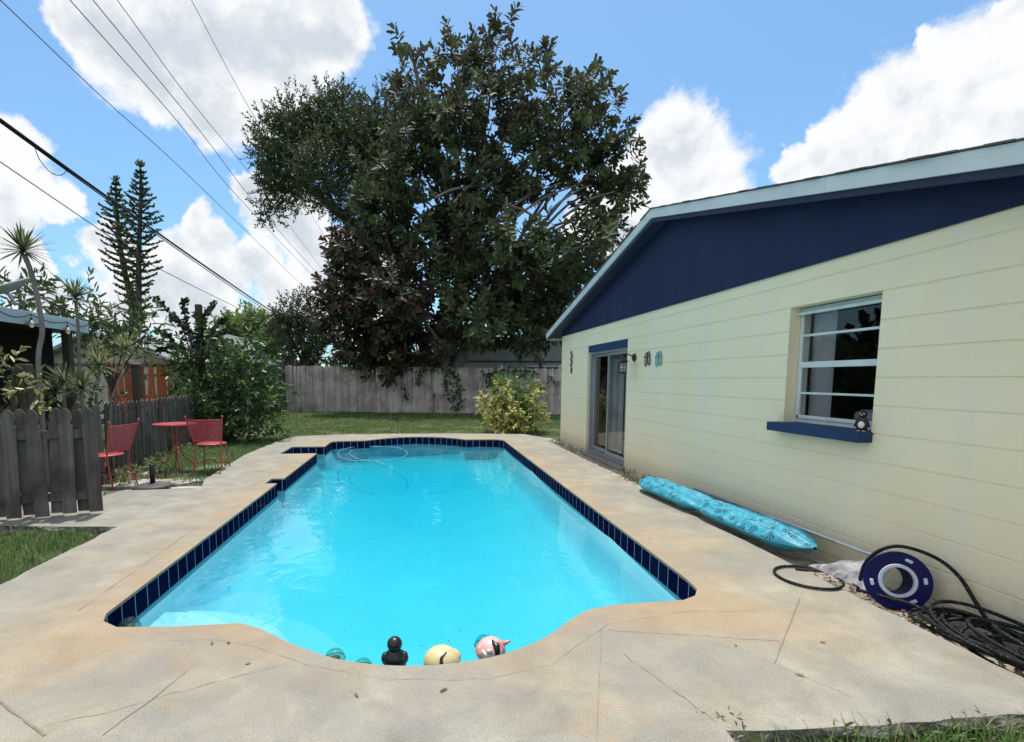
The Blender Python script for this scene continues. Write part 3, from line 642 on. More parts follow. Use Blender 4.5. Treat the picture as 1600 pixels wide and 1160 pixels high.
# ------------------------------------------------------------------ foliage helpers
GA = 2.39996
def leafverts(P, D, Nn, Ln, Wd, fold=.25, droop=0., blunt=0.):
    n = len(P); D = D/np.linalg.norm(D, axis=1)[:, None]
    S_ = np.cross(D, Nn); S_ /= np.linalg.norm(S_, axis=1)[:, None]+1e-9; U = np.cross(S_, D)
    Ln = np.broadcast_to(Ln, (n,))[:, None]; Wd = np.broadcast_to(Wd, (n,))[:, None]
    g = np.array([0, 0, -1.])*droop
    V = np.empty((n, 6, 3))
    V[:, 0] = P; V[:, 3] = P+D*Ln+g*Ln
    V[:, 1] = P+D*Ln*.35+S_*Wd*.46+U*Wd*fold+g*Ln*.12; V[:, 5] = P+D*Ln*.35-S_*Wd*.46+U*Wd*fold+g*Ln*.12
    t2 = .75+.11*blunt; w2 = .38+.06*blunt; V[:, 2] = P+D*Ln*t2+S_*Wd*w2+U*Wd*fold*.8+g*Ln*.56; V[:, 4] = P+D*Ln*t2-S_*Wd*w2+U*Wd*fold*.8+g*Ln*.56
    b = (np.arange(n)*6)[:, None]
    Q = np.concatenate([b+[0, 1, 2, 3], b+[0, 3, 4, 5]]); return V.reshape(-1, 3), Q
def shoots(P0, D0, length, nl, ll, lw, a0=75, a1=20, droop=.1, jit=.15, fold=.25, blunt=0):
    k = len(P0); D0 = D0/np.linalg.norm(D0, axis=1)[:, None]
    ax = np.where(np.abs(D0[:, 2:3]) < .9, np.array([[0, 0, 1.]]), np.array([[1., 0, 0]]))
    U = np.cross(D0, ax); U /= np.linalg.norm(U, axis=1)[:, None]; Vv = np.cross(D0, U)
    t = (np.arange(nl)+.5)/nl; ph = (np.arange(nl)*GA)[None, :]+rng.random((k, 1))*6.28
    an = np.radians(a0+(a1-a0)*t)[None, :, None]
    Ls = np.broadcast_to(length, (k,))[:, None, None]
    P = P0[:, None, :]+D0[:, None, :]*Ls*t[None, :, None]
    rad = np.cos(ph)[..., None]*U[:, None, :]+np.sin(ph)[..., None]*Vv[:, None, :]
    D = D0[:, None, :]*np.cos(an)+rad*np.sin(an)+rng.normal(0, jit, (k, nl, 3))
    Nn = D0[:, None, :]*np.sin(an)-rad*np.cos(an)+rng.normal(0, jit, (k, nl, 3))
    L_ = ll*(.7+.5*rng.random((k, nl))); W_ = lw*(.75+.4*rng.random((k, nl)))
    return leafverts(P.reshape(-1, 3), D.reshape(-1, 3), Nn.reshape(-1, 3), L_.ravel(), W_.ravel(), fold, droop, blunt)
def lobe_points(lobes, dens, shell=.55):
    P = []; D = []
    for c, r in lobes:
        c = np.array(c); r = np.array(np.broadcast_to(r, (3,)), float); n = max(3, int(dens*(r[0]*r[2]+r[0]*r[1]+r[1]*r[2])/3))
        u = rng.normal(size=(n, 3)); u /= np.linalg.norm(u, axis=1)[:, None]
        rr = (shell+(1-shell)*rng.random((n, 1)))*(.85+.3*rng.random((n, 1)))
        P.append(c+u*r*rr); D.append(u)
    return np.vstack(P), np.vstack(D)
def limbs_to(mb, base, targets, r0, r1=.03, wob=.3, k=6, n=7):
    for t_ in targets:
        a = np.array(base, float); b = np.array(t_, float); L_ = np.linalg.norm(b-a)
        pts = [a+(b-a)*s_+np.array([0, 0, .12*L_*math.sin(s_*math.pi)])*.6+rng.normal(0, wob*.12*L_*.5, 3)*(0 < s_ < 1)*.5 for s_ in np.linspace(0, 1, k)]
        mb.tube(smoothpts(pts, 3), np.linspace(r0, r1, (k-1)*3+1), n)
def lobe(px, py, rp, Y, dy=0, fl=1.0):
    c = gy(px, py, Y+dy); s_ = (Y+dy)/800*rp*.92; return (c, (s_, s_*fl, s_))

# ------------------------------------------------------------------ rubber tree
M['rubber'] = leafmat('rubber_leaf', (.034, .060, .024), (.115, .160, .070), back=(.085, .085, .052), rough=.62, transl=.18, c3=(.10, .055, .04), f3=.05, spec=.25)
M['rubber_red'] = leafmat('reddish_rubber_leaf', (.026, .034, .016), (.075, .085, .040), back=(.075, .055, .045), rough=.5, transl=.08, c3=(.11, .045, .045), f3=.12, spec=.35)
M['oakleaf'] = leafmat('oak_leaf', (.028, .044, .018), (.085, .115, .045), rough=.5, transl=.25)
def rubber_tree():
    Y = 24.
    t = thing('rubber_tree', 'huge dark large-leaved tree towering over the far fence', 'tree', (gy(690, 620, Y)[0], Y, -.08))
    L1 = [(640, 62, 20), (632, 105, 18), (648, 150, 30), (712, 60, 24), (705, 105, 32), (785, 35, 22), (765, 80, 28), (742, 115, 34), (838, 88, 26), (815, 125, 38), (930, 112, 22), (905, 150, 40),
          (955, 170, 25), (968, 225, 22), (875, 185, 55), (770, 175, 60), (690, 175, 45), (640, 210, 50), (715, 235, 60), (815, 235, 60), (900, 245, 55), (960, 260, 42), (972, 285, 24), (945, 310, 45), (930, 350, 30),
          (600, 270, 45), (655, 295, 55), (740, 300, 55), (810, 285, 35), (590, 330, 45), (560, 300, 25), (650, 360, 55)]
    L2 = [(720, 390, 60), (800, 400, 55), (870, 410, 55), (930, 385, 32), (960, 370, 18), (905, 430, 45), (770, 440, 60), (690, 450, 60), (845, 465, 60), (870, 500, 38), (800, 500, 45), (740, 500, 50), (825, 535, 22), (775, 530, 20), (700, 530, 30)]
    L3 = [(600, 400, 50), (550, 400, 28), (530, 385, 18), (560, 440, 40), (525, 440, 24), (620, 460, 50), (540, 490, 42), (515, 500, 22), (590, 510, 50), (640, 510, 45), (560, 545, 35), (610, 560, 34), (655, 560, 26), (630, 590, 20), (635, 615, 12), (695, 550, 18)]
    A = [lobe(q[0], q[1]+14, q[2], Y, rng.normal(0, 1.6), 1.4) for q in L1]; B = [lobe(*q, Y, rng.normal(-.5, 1.4), 1.5) for q in L2]; C_ = [lobe(*q, Y-1.2, rng.normal(0, .9), 1.2) for q in L3]
    for (lb, mat_, nm, dens) in ((A, 'rubber', 'upper_foliage', 22), (B, 'rubber', 'lower_foliage', 29), (C_, 'rubber_red', 'reddish_foliage', 38)):
        P, D = lobe_points(lb, dens, .45); D = D*.8+[0, 0, .55]+rng.normal(0, .25, D.shape)
        V, Q = shoots(P, D, .35+.45*rng.random(len(P)), 15, .35, .15, 92, 30, .12, .13, .14, 1.); fastmesh(nm, V, Q, M[mat_], t)
    base = np.array([t.location[0], Y, -.1]); tr = MB()
    fork = [gy(700, 470, Y), gy(640, 480, Y-.5), gy(770, 450, Y), gy(720, 420, Y+1)]
    for f_ in fork: tr.tube(smoothpts([base, base+[0, 0, 1.5]+(f_-base)*[.2, .2, 0], f_], 5), np.linspace(.42, .22, 11), 10)
    tr.build('trunk', M['palebark'], t, smooth=True)
    br = MB(); allc = [np.array(c) for c, r in A+B+C_]
    for c in allc:
        f_ = min(fork, key=lambda q: np.linalg.norm(q-c)*(1 if q[2] < c[2] else 1.4)); limbs_to(br, f_, [c], .11, .025, .3, 6, 6)
    for a_, b_ in (((760, 355), (880, 285)), ((800, 345), (900, 290)), ((700, 330), (760, 270)), ((720, 340), (800, 265)), ((860, 330), (925, 290)), ((790, 320), (850, 350)), ((680, 310), (770, 290)), ((700, 150), (715, 200)), ((640, 70), (665, 190)), ((880, 340), (960, 300))):
        p0, p1 = gy(*a_, Y-1.5), gy(*b_, Y-1.2); limbs_to(br, p0, [p1], .07, .03, .25, 5, 6)
    br.build('branches', M['palebark'], t, smooth=True)
rubber_tree()
def oak():
    Y = 31.
    t = thing('oak_tree', 'finer leaved oak reaching out left behind the dark tree', 'tree', (gy(640, 600, Y)[0], Y, -.08))
    Lb = [(455, 190, 34), (430, 215, 30), (415, 245, 25), (480, 220, 42), (520, 190, 45), (560, 215, 50), (540, 170, 28), (600, 190, 40), (625, 230, 40), (500, 265, 45), (450, 265, 34), (425, 295, 22), (420, 330, 18), (570, 275, 45), (600, 320, 35),
          (460, 305, 26), (520, 310, 28), (545, 335, 22), (430, 275, 22), (640, 170, 25), (480, 170, 14), (500, 235, 40), (585, 245, 40)]
    A = [lobe(*q, Y, rng.normal(0, 1.2), 1.3) for q in Lb]; P, D = lobe_points(A, 105, .25); D = D+[0, 0, .3]+rng.normal(0, .4, D.shape)
    V, Q = shoots(P, D, .5+.4*rng.random(len(P)), 14, .165, .085, 75, 30, .0, .4); fastmesh('foliage', V, Q, M['oakleaf'], t)
    base = np.array([t.location[0], Y, -.1]); fork = gy(575, 372, Y); tr = MB()
    tr.tube(smoothpts([base, base+[-.4, 0, 3.], fork], 6), np.linspace(.5, .32, 13), 10); tr.build('trunk', M['bark'], t, smooth=True)
    br = MB(); br.tube(smoothpts([fork, gy(520, 325, Y), gy(470, 285, Y), gy(435, 270, Y)], 5), np.linspace(.3, .08, 16), 8)
    br.tube(smoothpts([fork, gy(560, 300, Y), gy(540, 240, Y), gy(520, 180, Y)], 5), np.linspace(.28, .07, 16), 8)
    hubs = [fork, gy(520, 325, Y), gy(470, 285, Y), gy(555, 290, Y), gy(540, 240, Y)]
    for c, r in A:
        f_ = min(hubs, key=lambda q: np.linalg.norm(q-c)); limbs_to(br, f_, [c], .09, .02, .3, 5, 5)
    br.build('branches', M['bark'], t, smooth=True)
oak()
# ------------------------------------------------------------------ Norfolk pines
M['pine'] = leafmat('pine_needle', (.045, .070, .032), (.11, .15, .065), rough=.6, transl=.2)
def pine(name, pts, Y, wmax, label, seed):
    r_ = np.random.default_rng(seed)
    P = [gy(x, y, Y) for x, y in pts]; t = thing(name, label, 'tree', (P[0][0], Y, -.08), group='Norfolk pines')
    P = [np.array([P[0][0], Y, -.1])]+P; path = smoothpts(P, 8); MB().tube(path, np.linspace(.28, .04, len(path)), 8).build('trunk', M['bark'], t, smooth=True)
    zs = path[:, 2]; z = gy(0, pts[0][1]-10, Y)[2]; zt = zs[-1]; z0 = z; VV = []; QQ = []; off = 0; br = MB()
    while z < zt-.1:
        c = np.array([np.interp(z, zs, path[:, 0]), Y, z]); u = (z-z0)/(zt-z0)
        ln = wmax*(.62+.5*u if u < .35 else 1-.15*(u-.35) if u < .72 else max(.12, .95*(1-u)/.28*.9+.08)); nb = 5; ph = r_.random()*6.28
        for b in range(nb):
            a_ = ph+b*6.283/nb+r_.normal(0, .12); l_ = ln*(.75+.4*r_.random())
            if u < .3 and r_.random() < .3: l_ *= .5
            d = np.array([math.cos(a_), math.sin(a_), 0]); s_ = np.linspace(0, 1, 6)
            line = c+d*(s_*l_)[:, None]+np.array([0, 0, 1.])*((.10*s_+.28*s_**2)*l_-.05)[:, None]; br.tube(line, np.linspace(.025, .01, 6), 4)
            k = max(6, int(l_/.06)); tt = .12+.88*np.arange(k)/k; base = c+d*(tt*l_)[:, None]+np.array([0, 0, 1.])*((.10*tt+.28*tt**2)*l_-.05)[:, None]
            base = np.repeat(base, 3, 0); D = d*1.0+r_.normal(0, .35, (len(base), 3))+[0, 0, .35]
            V, Q = leafverts(base, D, r_.normal(size=(len(base), 3)), 0.175*(.7+.5*r_.random(len(base))), .095, .1); VV.append(V); QQ.append(Q+off); off += len(V)
        z += .44*(1-.40*u)
    top = np.repeat(path[-1:], 40, 0)+r_.normal(0, .05, (40, 3)); V, Q = leafverts(top, r_.normal(0, .4, (40, 3))+[0, 0, 1], r_.normal(size=(40, 3)), .3, .08, .1); VV.append(V); QQ.append(Q+off)
    fastmesh('foliage', np.vstack(VV), np.vstack(QQ), M['pine'], t); br.build('branches', M['bark'], t)
pine('norfolk_pine', [(212, 540), (216, 500), (217, 400), (220, 300), (219, 260)], 30, 1.08, 'taller tiered pine on the right of the two by the wires', 3)
pine('norfolk_pine', [(212, 520), (205, 470), (190, 400), (182, 320), (181, 284)], 31, 1.0, 'shorter tiered pine leaning left of the taller one', 4)

# ------------------------------------------------------------------ far trees
def blobtree(name, label, lobes, Y, mt, ll, lw, dens, nl=12, trunk=None, tk=1.0, group=None, bark='bark', fl=1.0, sh=.4, upb=.3, cat='tree'):
    A = [lobe(*q, Y, rng.normal(0, .3), fl) for q in lobes]; bx_ = trunk if trunk is not None else float(np.mean([a[0][0] for a in A]))
    t = thing(name, label, cat, (bx_, Y, -.08), group=group)
    P, D = lobe_points(A, dens, sh); D = D+[0, 0, upb]+rng.normal(0, .3, D.shape); V, Q = shoots(P, D, ll*2.6, nl, ll, lw, 75, 30, .1, .3)
    k = V[:, 2] > -.09; V[:, 2] = np.where(k, V[:, 2], -.07); fastmesh('foliage', V, Q, mt, t)
    zc = np.mean([a[0][2] for a in A]); tb = MB(); f_ = np.array([bx_, Y, max(.4, zc*.45)]); rr = max(.03, zc*.035)*tk
    tb.tube([(bx_, Y, -.1), f_*[1, 1, .5], f_], [rr*1.3, rr*1.1, rr], 8); tb.build('trunk', M[bark], t, smooth=True)
    br = MB(); limbs_to(br, f_, [a[0] for a in A], rr*.6, .012, .3, 5, 5); br.build('branches', M[bark], t, smooth=True)
    return t
M['limeleaf'] = leafmat('light_green_leaf', (.09, .15, .035), (.20, .27, .08), rough=.5, transl=.35)
M['olive'] = leafmat('olive_leaf', (.045, .065, .028), (.11, .14, .06), rough=.5, transl=.25)
M['darkgreen'] = leafmat('dark_green_leaf', (.018, .036, .012), (.060, .105, .028), rough=.4, transl=.22, c3=(.14, .20, .06), f3=.1)
blobtree('leafy_tree', 'light green round topped tree beyond the left end of the fence', [(385, 510, 28), (360, 520, 25), (405, 530, 30), (430, 545, 28), (375, 550, 30), (345, 545, 20), (420, 515, 20)], 36, M['limeleaf'], .26, .13, 75)
blobtree('leafy_tree', 'feathery olive tree between the light green tree and the dark tree', [(460, 490, 26), (450, 520, 30), (480, 530, 35), (500, 510, 25), (470, 560, 30), (510, 550, 30), (475, 470, 12), (440, 500, 18)], 33, M['olive'], .22, .08, 100)
blobtree('leafy_tree', 'green trees showing under the dark canopy behind the house roof', [(590, 560, 30), (690, 520, 25), (730, 510, 20), (560, 570, 30), (780, 500, 30), (840, 500, 30)], 42, M['limeleaf'], .3, .15, 40)

# ------------------------------------------------------------------ fences and houses behind
def board_fence(name, label, A, B, zA, zB, w, mt, seedj=.012, z0=-.09, gap=.004, shape='dog', rails=True, lean=.004, posts=False, group=None):
    A = np.array(A, float); B = np.array(B, float); L_ = np.linalg.norm(B-A); d = (B-A)/L_; nrm = np.array([d[1], -d[0]]); t = thing(name, label, 'fence', (A[0], A[1], z0), group=group)
    n = int(L_/w); b = MB()
    for i in range(n):
        s_ = (i+.5)*w; top = zA+(zB-zA)*s_/L_+rng.normal(0, seedj); c = A+d*s_+nrm*rng.normal(0, .003); hw = (w-gap)/2*(1+rng.normal(0, .02)); ln = rng.normal(0, lean)
        if shape == 'dog': pr = [(-hw, z0), (hw, z0), (hw, top-.03), (hw*.55, top), (-hw*.55, top), (-hw, top-.03)]
        else: pr = [(-hw, z0+.05), (hw, z0+.05), (hw, top-.17), (hw*.62, top-.15), (hw*.72, top-.125), (hw*.98, top-.10), (hw*.7, top-.035), (0, top), (-hw*.7, top-.035), (-hw*.98, top-.10), (-hw*.72, top-.125), (-hw*.62, top-.15), (-hw, top-.17)]
        k = len(pr); v = []
        for off in (-.009, .009):
            for (u, z) in pr: q = c+d*(u+ln*(z-z0)*6)+nrm*off; v.append((q[0], q[1], z))
        b.add(v, [tuple(range(k)), tuple(range(k, 2*k))[::-1]]+[(i_, (i_+1) % k, (i_+1) % k+k, i_+k) for i_ in range(k)])
    b.build('board_panel', mt, t)
    if rails:
        r = MB(); ang = math.atan2(d[1], d[0]); mid = (A+B)/2-nrm*.03
        for fz in (.18, .5, .82) if zA > 1.5 else (.18, .78): r.box((mid[0], mid[1], z0+((zA+zB)/2-z0)*fz), (L_, .04, .08), rotz(ang))
        r.build('rail', mt, t)
    if posts:
        for s_ in np.arange(0, L_+.1, 2.4):
            q = A+d*min(s_, L_)-nrm*.10; MB().bx(q[0]-.05, q[0]+.05, q[1]-.05, q[1]+.05, z0, zA-.02).build('post', mt, t)
    return t
FA, FB = (-5.75, 23.6), (6.6, 20.6)
board_fence('board_fence', 'long weathered grey board fence across the back of the yard', FA, FB, 1.98, 1.80, .105, M['farwood'], .012, gap=.002, lean=.0012, posts=True)
board_fence('board_fence', 'dark return of grey board fence running towards the bushy tree', (-7.1, 16.4), FA, 1.92, 2.0, .14, M['greywood'], .02, posts=True)
board_fence('red_fence', 'red stained board fence behind the picket fence', (-8.9, 15.9), (-7.1, 16.1), 1.84, 1.84, .14, M['redwood'], .008)
def gable_house(name, label, Y, x0, x1, zw, xr, zr_, wallm, roofm, depth=8, wins=()):
    t = thing(name, label, 'house', ((x0+x1)/2, Y, -.1)); b = MB()
    pts = [(x0, -.1), (x1, -.1), (x1, zw), (xr, zr_), (x0, zw)]; n = 5
    b.add([(x, Y, z) for x, z in pts]+[(x, Y+depth, z) for x, z in pts], [tuple(range(n)), tuple(range(n, 2*n))[::-1]]+[(i, (i+1) % n, (i+1) % n+n, i+n) for i in (0, 1, 4)]); b.build('wall', wallm, t)
    for xe, s_ in ((x0, -1), (x1, 1)):
        r = MB(); sl = (zr_-zw)/(abs(xr-xe)); xo = xe+s_*.5; zo = zw-.5*sl; y0, y1 = Y-.5, Y+depth+.5
        r.add([(xr, y0, zr_+.02), (xo, y0, zo+.02), (xo, y1, zo+.02), (xr, y1, zr_+.02), (xr, y0, zr_+.18), (xo, y0, zo+.18), (xo, y1, zo+.18), (xr, y1, zr_+.18)], [(0, 1, 2, 3), (4, 7, 6, 5), (0, 4, 5, 1), (1, 5, 6, 2), (2, 6, 7, 3), (3, 7, 4, 0)]); r.build('roof', roofm, t)
    tm = MB(); tm.bx(x0-.01, x1+.01, Y-.05, Y-.002, zw-.10, zw); tm.build('wall_trim', M['brownwood'], t)
    for (wx, ww, wz, wh) in wins:
        f = MB(); f.bx(wx, wx+ww, Y-.06, Y-.003, wz, wz+wh); fo = f.build('window_frame', M['frame'], t)
        g = MB(); g.bx(wx+.06, wx+ww/2-.03, Y-.07, Y-.061, wz+.06, wz+wh-.06); g.bx(wx+ww/2+.03, wx+ww-.06, Y-.07, Y-.061, wz+.06, wz+wh-.06); g.build('window_pane', M['winDark'], fo)
    return t
M['winDark'] = pm('dark_window_glass', (.05, .06, .07), None, 3, .1, 0)
M['greywall'] = pm('grey_stucco', (.34, .34, .35), (.28, .28, .29), 3, .9, .3)
M['beigewall'] = pm('beige_wall', (.42, .39, .33), None, 3, .9, .2)
M['greyroof'] = pm('grey_shingle_roof', (.27, .29, .31), (.18, .19, .20), 14, .9, .4, stretch=(1, 1, 3))
M['whiteroof'] = pm('white_metal_roof', (.75, .77, .78), (.66, .68, .70), 4, .5, .05)
gable_house('grey_house', 'low grey gabled house behind the back fence under the dark tree', 30, gy(648, 560, 30)[0], 17, 2.45, 8.5, 4.15, M['greywall'], M['greyroof'], wins=((gy(822, 580, 30)[0], 2.3, 1.0, 1.15),))
gable_house('white_roofed_house', 'small house with a white roof peeking over the fence corner', 40, gy(405, 560, 40)[0]-.5, gy(500, 560, 40)[0], 2.15, gy(425, 560, 40)[0], 3.2, M['beigewall'], M['whiteroof'])
gable_house('grey_gabled_house', 'grey gabled house glimpsed through the bushy tree', 30, gy(290, 550, 30)[0], gy(385, 550, 30)[0], 2.5, gy(345, 530, 30)[0], 3.75, M['greywall'], M['greyroof'])
gable_house('grey_roofed_house', 'grey roofed house behind the red fence', 24, gy(60, 560, 24)[0], gy(278, 560, 24)[0], 2.05, gy(150, 545, 24)[0], 3.3, M['beigewall'], M['greyroof'])

# picket fences -----------------------------------------------------
def shadow_fence():
    A, B = np.array([-4.62, 5.24]), np.array([-3.27, 5.62]); L_ = np.linalg.norm(B-A); d = (B-A)/L_; nrm = np.array([d[1], -d[0]]); ang = math.atan2(d[1], d[0])
    t = thing('picket_gate', 'dark weathered picket panel standing across the path at the left', 'fence', (A[0], A[1], 0))
    def pk(mb, s_, off, z0, top, w=.118):
        c = A+d*s_+nrm*off; hw = w/2; ln = rng.normal(0, .006)
        pr = [(-hw, z0), (hw, z0), (hw, top-.17), (hw*.7, top-.155), (hw*.75, top-.135), (hw*.98, top-.10), (hw*.8, top-.045), (hw*.35, top-.008), (0, top), (-hw*.35, top-.008), (-hw*.8, top-.045), (-hw*.98, top-.10), (-hw*.75, top-.135), (-hw*.7, top-.155), (-hw, top-.17)]
        k = len(pr); v = []
        for o_ in (-.01, .01):
            for (u, z) in pr: q = c+d*(u+ln*(z-z0)*4)+nrm*(off*0+o_); v.append((q[0], q[1], z))
        mb.add(v, [tuple(range(k)), tuple(range(k, 2*k))[::-1]]+[(i_, (i_+1) % k, (i_+1) % k+k, i_+k) for i_ in range(k)])
    f = MB(); [pk(f, s_, .032, .012+rng.random()*.02, 1.10-(L_-s_)*.0+rng.normal(0, .008)) for s_ in np.arange(L_-.06, 0, -.228)]; f.build('front_pickets', M['greywood'], t, bevel=.003)
    f = MB(); [pk(f, s_, -.032, .03, 1.09+rng.normal(0, .008)) for s_ in np.arange(L_-.174, 0, -.228)]; f.build('back_pickets', M['greywood'], t, bevel=.003)
    for z in (.20, .84):
        c = (A+B)/2; MB().box((c[0], c[1], z), (L_-.04, .038, .085), rotz(ang)).build('rail', M['greywood'], t, bevel=.003)
shadow_fence()
board_fence('picket_fence', 'long weathered picket fence running back beside the red bistro set', (-4.28, 7.2), (-5.05, 13.2), 1.06, 1.05, .165, M['greywood'], .012, gap=.045, shape='gothic')
board_fence('picket_fence', 'short picket fence just behind the picket panel', (-6.0, 6.75), (-4.34, 7.18), 1.06, 1.06, .165, M['greywood'], .012, gap=.045, shape='gothic')
def post(name, label, px, py, Y, w, z0=-.09, mt='brownwood', lean=0, cap=False, square=True):
    p = gy(px, py, Y); t = thing(name, label, 'post', (p[0], Y, z0)); b = MB(); v = []
    h = w/2
    for z, l in ((z0, 0), (p[2]-.012, 1), (p[2], 1)):
        k = h if z < p[2]-.001 else h*.88
        v += [(p[0]+sx_*k-lean*(1-l), Y+sy_*k, z) for sx_, sy_ in ((-1, -1), (1, -1), (1, 1), (-1, 1))]
    b.add(v, [(0, 3, 2, 1), (8, 9, 10, 11)]+[(r*4+i, r*4+(i+1) % 4, r*4+4+(i+1) % 4, r*4+4+i) for r in range(2) for i in range(4)]); b.build('shaft', M[mt], t, bevel=.004)
    if cap: MB().lathe([(w*.5, p[2]), (w*.98, p[2]+.005), (w*.98, p[2]+.03), (w*.4, p[2]+.06)], (p[0], Y, 0), 4, ).build('cap', M['greywood'], t)
    return t
post('wooden_post', 'leaning brown wooden post behind the dark picket panel', 38, 569, 6.3, .115, lean=-.04)
post('capped_post', 'square wooden post with a flat cap beside the red fence', 212, 572, 9.25, .115, cap=True)
post('tall_post', 'tall mossy wooden pole rising out of the bushy tree', 310, 476, 12.6, .125)

# patio shelter, dish, string lights ---------------------------------
def shelter():
    X = -5.75; z1 = gx(138, 503, X)[2]; z0 = gx(138, 521, X)[2]; ye = gx(138, 503, X)[1]
    t = thing('patio_shelter', 'neighbouring patio shelter with a pale blue roof edge at the far left', 'shelter', (-7.5, 7, -.09))
    MB().bx(X-.03, X, 1.5, ye, z0, z1).build('fascia', M['white_paint'], t, bevel=.003)
    MB().bx(-10.5, X-.031, ye-.03, ye, z0, z1-.01).build('end_fascia', M['white_paint'], t)
    MB().bx(-10.5, X-.031, 1.5, ye-.031, z1-.06, z1-.005).build('roof', M['greyroof'], t)
    b = MB(); [b.bx(-10.4, X-.05, y, y+.05, z1-.2, z1-.062) for y in np.arange(2, ye-.1, .6)]; b.build('rafters', M['brownwood'], t)
    for y in (3.2, 6.1, ye-.35): MB().bx(X-.25, X-.14, y, y+.11, -.09, z1-.2).build('post', M['brownwood'], t)
    b = MB(); 
    for i in range(26): y = 1.6+i*.29; b.bx(-6.9, -6.875, y, y+.28, -.09, z1-.07)
    for i in range(14): x = -10.3+i*.29; b.bx(x, x+.28, ye-.2, ye-.18, -.09, z1-.07)
    b.build('board_wall', M['darkwood'], t)
    return X, z0, z1, ye
M['darkwood'] = woodmat('dark_wood', (.07, .065, .065), (.035, .033, .034), (.05, .05, .05))
SX, SZ0, SZ1, SYE = shelter()
def dish():
    c = gy(12, 458, 7.4); t = thing('satellite_dish', 'grey satellite dish on the patio shelter roof', 'satellite dish', (c[0], c[1], SZ1))
    ax_ = np.array([-.25, -.35, .9]); m = frame(ax_)@np.diag([1, 1, 1.])
    pr = [(.34*u, .10*u*u) for u in np.linspace(.02, 1, 9)]+[(.345, .112), (.335, .11)]+[(.335*u, .10*u*u+.008) for u in np.linspace(.97, .02, 8)]
    MB().lathe(pr, c, 28, m).build('reflector', M['dishgrey'], t, smooth=True)
    MB().tube([c, c+[.05, .05, -.15], (c[0]+.08, c[1]+.05, SZ1-.01)], .02, 8).build('mast', M['alu'], t); 
    tip = c+m@np.array([-.05, .0, .42]); MB().tube([c+m@np.array([-.3, 0, .09]), tip], .012, 6).ball(tip, .035, 10).build('receiver_arm', M['dark'], t, smooth=True)
M['dishgrey'] = pm('dish_grey', (.38, .39, .40), None, 4, .55, .05)
dish()
def strings():
    X = SX+.05; anchors = [gx(x, y, X) for x, y in ((0, 487), (48, 491), (105, 503), (138, 507))]+[gy(152, 508, 9.6)]
    pts = []
    for a, b in zip(anchors[:-1], anchors[1:]):
        for s_ in np.linspace(0, 1, 10)[:-1]: pts.append(a+(b-a)*s_-[0, 0, .06*4*s_*(1-s_)])
    pts = [anchors[0]+[0, -2, .1]]+pts+[anchors[-1]]
    o = MB().tube(pts, .008, 5).build('light_string', M['black']); tag(o, 'black cable of the string lights along the shelter edge', 'cable')
    first = None
    for i, (p, lab) in enumerate(((anchors[1], 'hanging patio lamp with a dish shade nearest the left edge of the picture'), (anchors[2], 'hanging patio lamp between the two tall spiky plants'), (anchors[4], 'hanging patio lamp past the end of the shelter roof edge'))):
        t = thing('pendant_lamp', lab, 'lamp', tuple(p), group='patio pendant lamps')
        MB().cyl(p, p-[0, 0, .07], .006, n=6).cyl(p-[0, 0, .06], p-[0, 0, .09], .018, n=10).build('stem', M['black'], t)
        MB().lathe([(.02, -.085), (.035, -.11), (.098, -.148), (.10, -.154), (.03, -.120)], p, 20).build('lamp_shade', M['lampgrey'], t, smooth=True)
        MB().ball(p-[0, 0, .165], (.03, .03, .038), 12).build('bulb', M['bulb'], t, smooth=True)
M['lampgrey'] = pm('lamp_grey', (.07, .085, .10), None, 4, .45, 0)
mb_, N_, L_, p_ = newmat('clear_bulb'); p_.inputs['Base Color'].default_value = (.8, .76, .68, 1); p_.inputs['Roughness'].default_value = .15; p_.inputs['Emission Color'].default_value = (1, .85, .6, 1); p_.inputs['Emission Strength'].default_value = .12; M['bulb'] = mb_
strings()
# overhead wires -----------------------------------------------------
def wire(label, pts, X, r, name='overhead_wire', end=None):
    P = [gx(x, y, X) for x, y in pts]; a, b = P[0], P[1]; pre = a+(a-b)*(8/np.linalg.norm(a-b)); P = [pre]+P
    o = MB().tube(smoothpts(P, 6), r, 6, cap=False).build(name, M['black'], smooth=True); tag(o, label, 'wire', 'overhead utility wires')
wire('outermost of the four thin high wires, starting at the top left corner', [(0, 0), (167, 159), (290, 270), (445, 420), (500, 472)], -8.6, .011)
wire('second high wire right of the outermost one', [(109, 0), (279, 192), (362, 297), (478, 420), (530, 474)], -7.9, .012)
wire('third high wire closely right of the second', [(145, 0), (311, 203), (402, 322), (489, 420), (540, 474)], -7.4, .012)
wire('fourth high wire passing left edge of the oak', [(183, 0), (297, 156), (402, 286), (503, 420), (548, 476)], -6.9, .010)
wire('steep thin wire running behind the oak crown', [(299, 0), (362, 120), (409, 203), (475, 315), (520, 392)], -5.3, .008)
wire('thick black lower cable crossing in front of the pines', [(0, 187), (159, 302), (326, 420), (430, 490), (500, 531)], -7.4, .030, 'power_cable')
wire('thin cable hugging the underside of the thick black cable', [(0, 191), (159, 306), (326, 424), (430, 494), (500, 535)], -7.42, .015, 'power_cable')
wire('low thin wire passing behind the pines', [(0, 253), (160, 362), (235, 413), (390, 490), (450, 515)], -8.0, .011)
o = MB().tube(smoothpts([gx(x, y, -7.4) for x, y in ((54, 229), (62, 250), (80, 270), (95, 274), (106, 266))], 5), .008, 5).build('drooping_wire', M['black'], smooth=True); tag(o, 'short drooping loop hanging off the thick cable', 'wire')
o = MB().tube(smoothpts([gx(x, y, -6.2) for x, y in ((-60, 405), (0, 433), (60, 464), (124, 493))], 5), .012, 6).build('service_wire', M['black'], smooth=True); tag(o, 'service wire slanting over the patio shelter roof', 'wire')

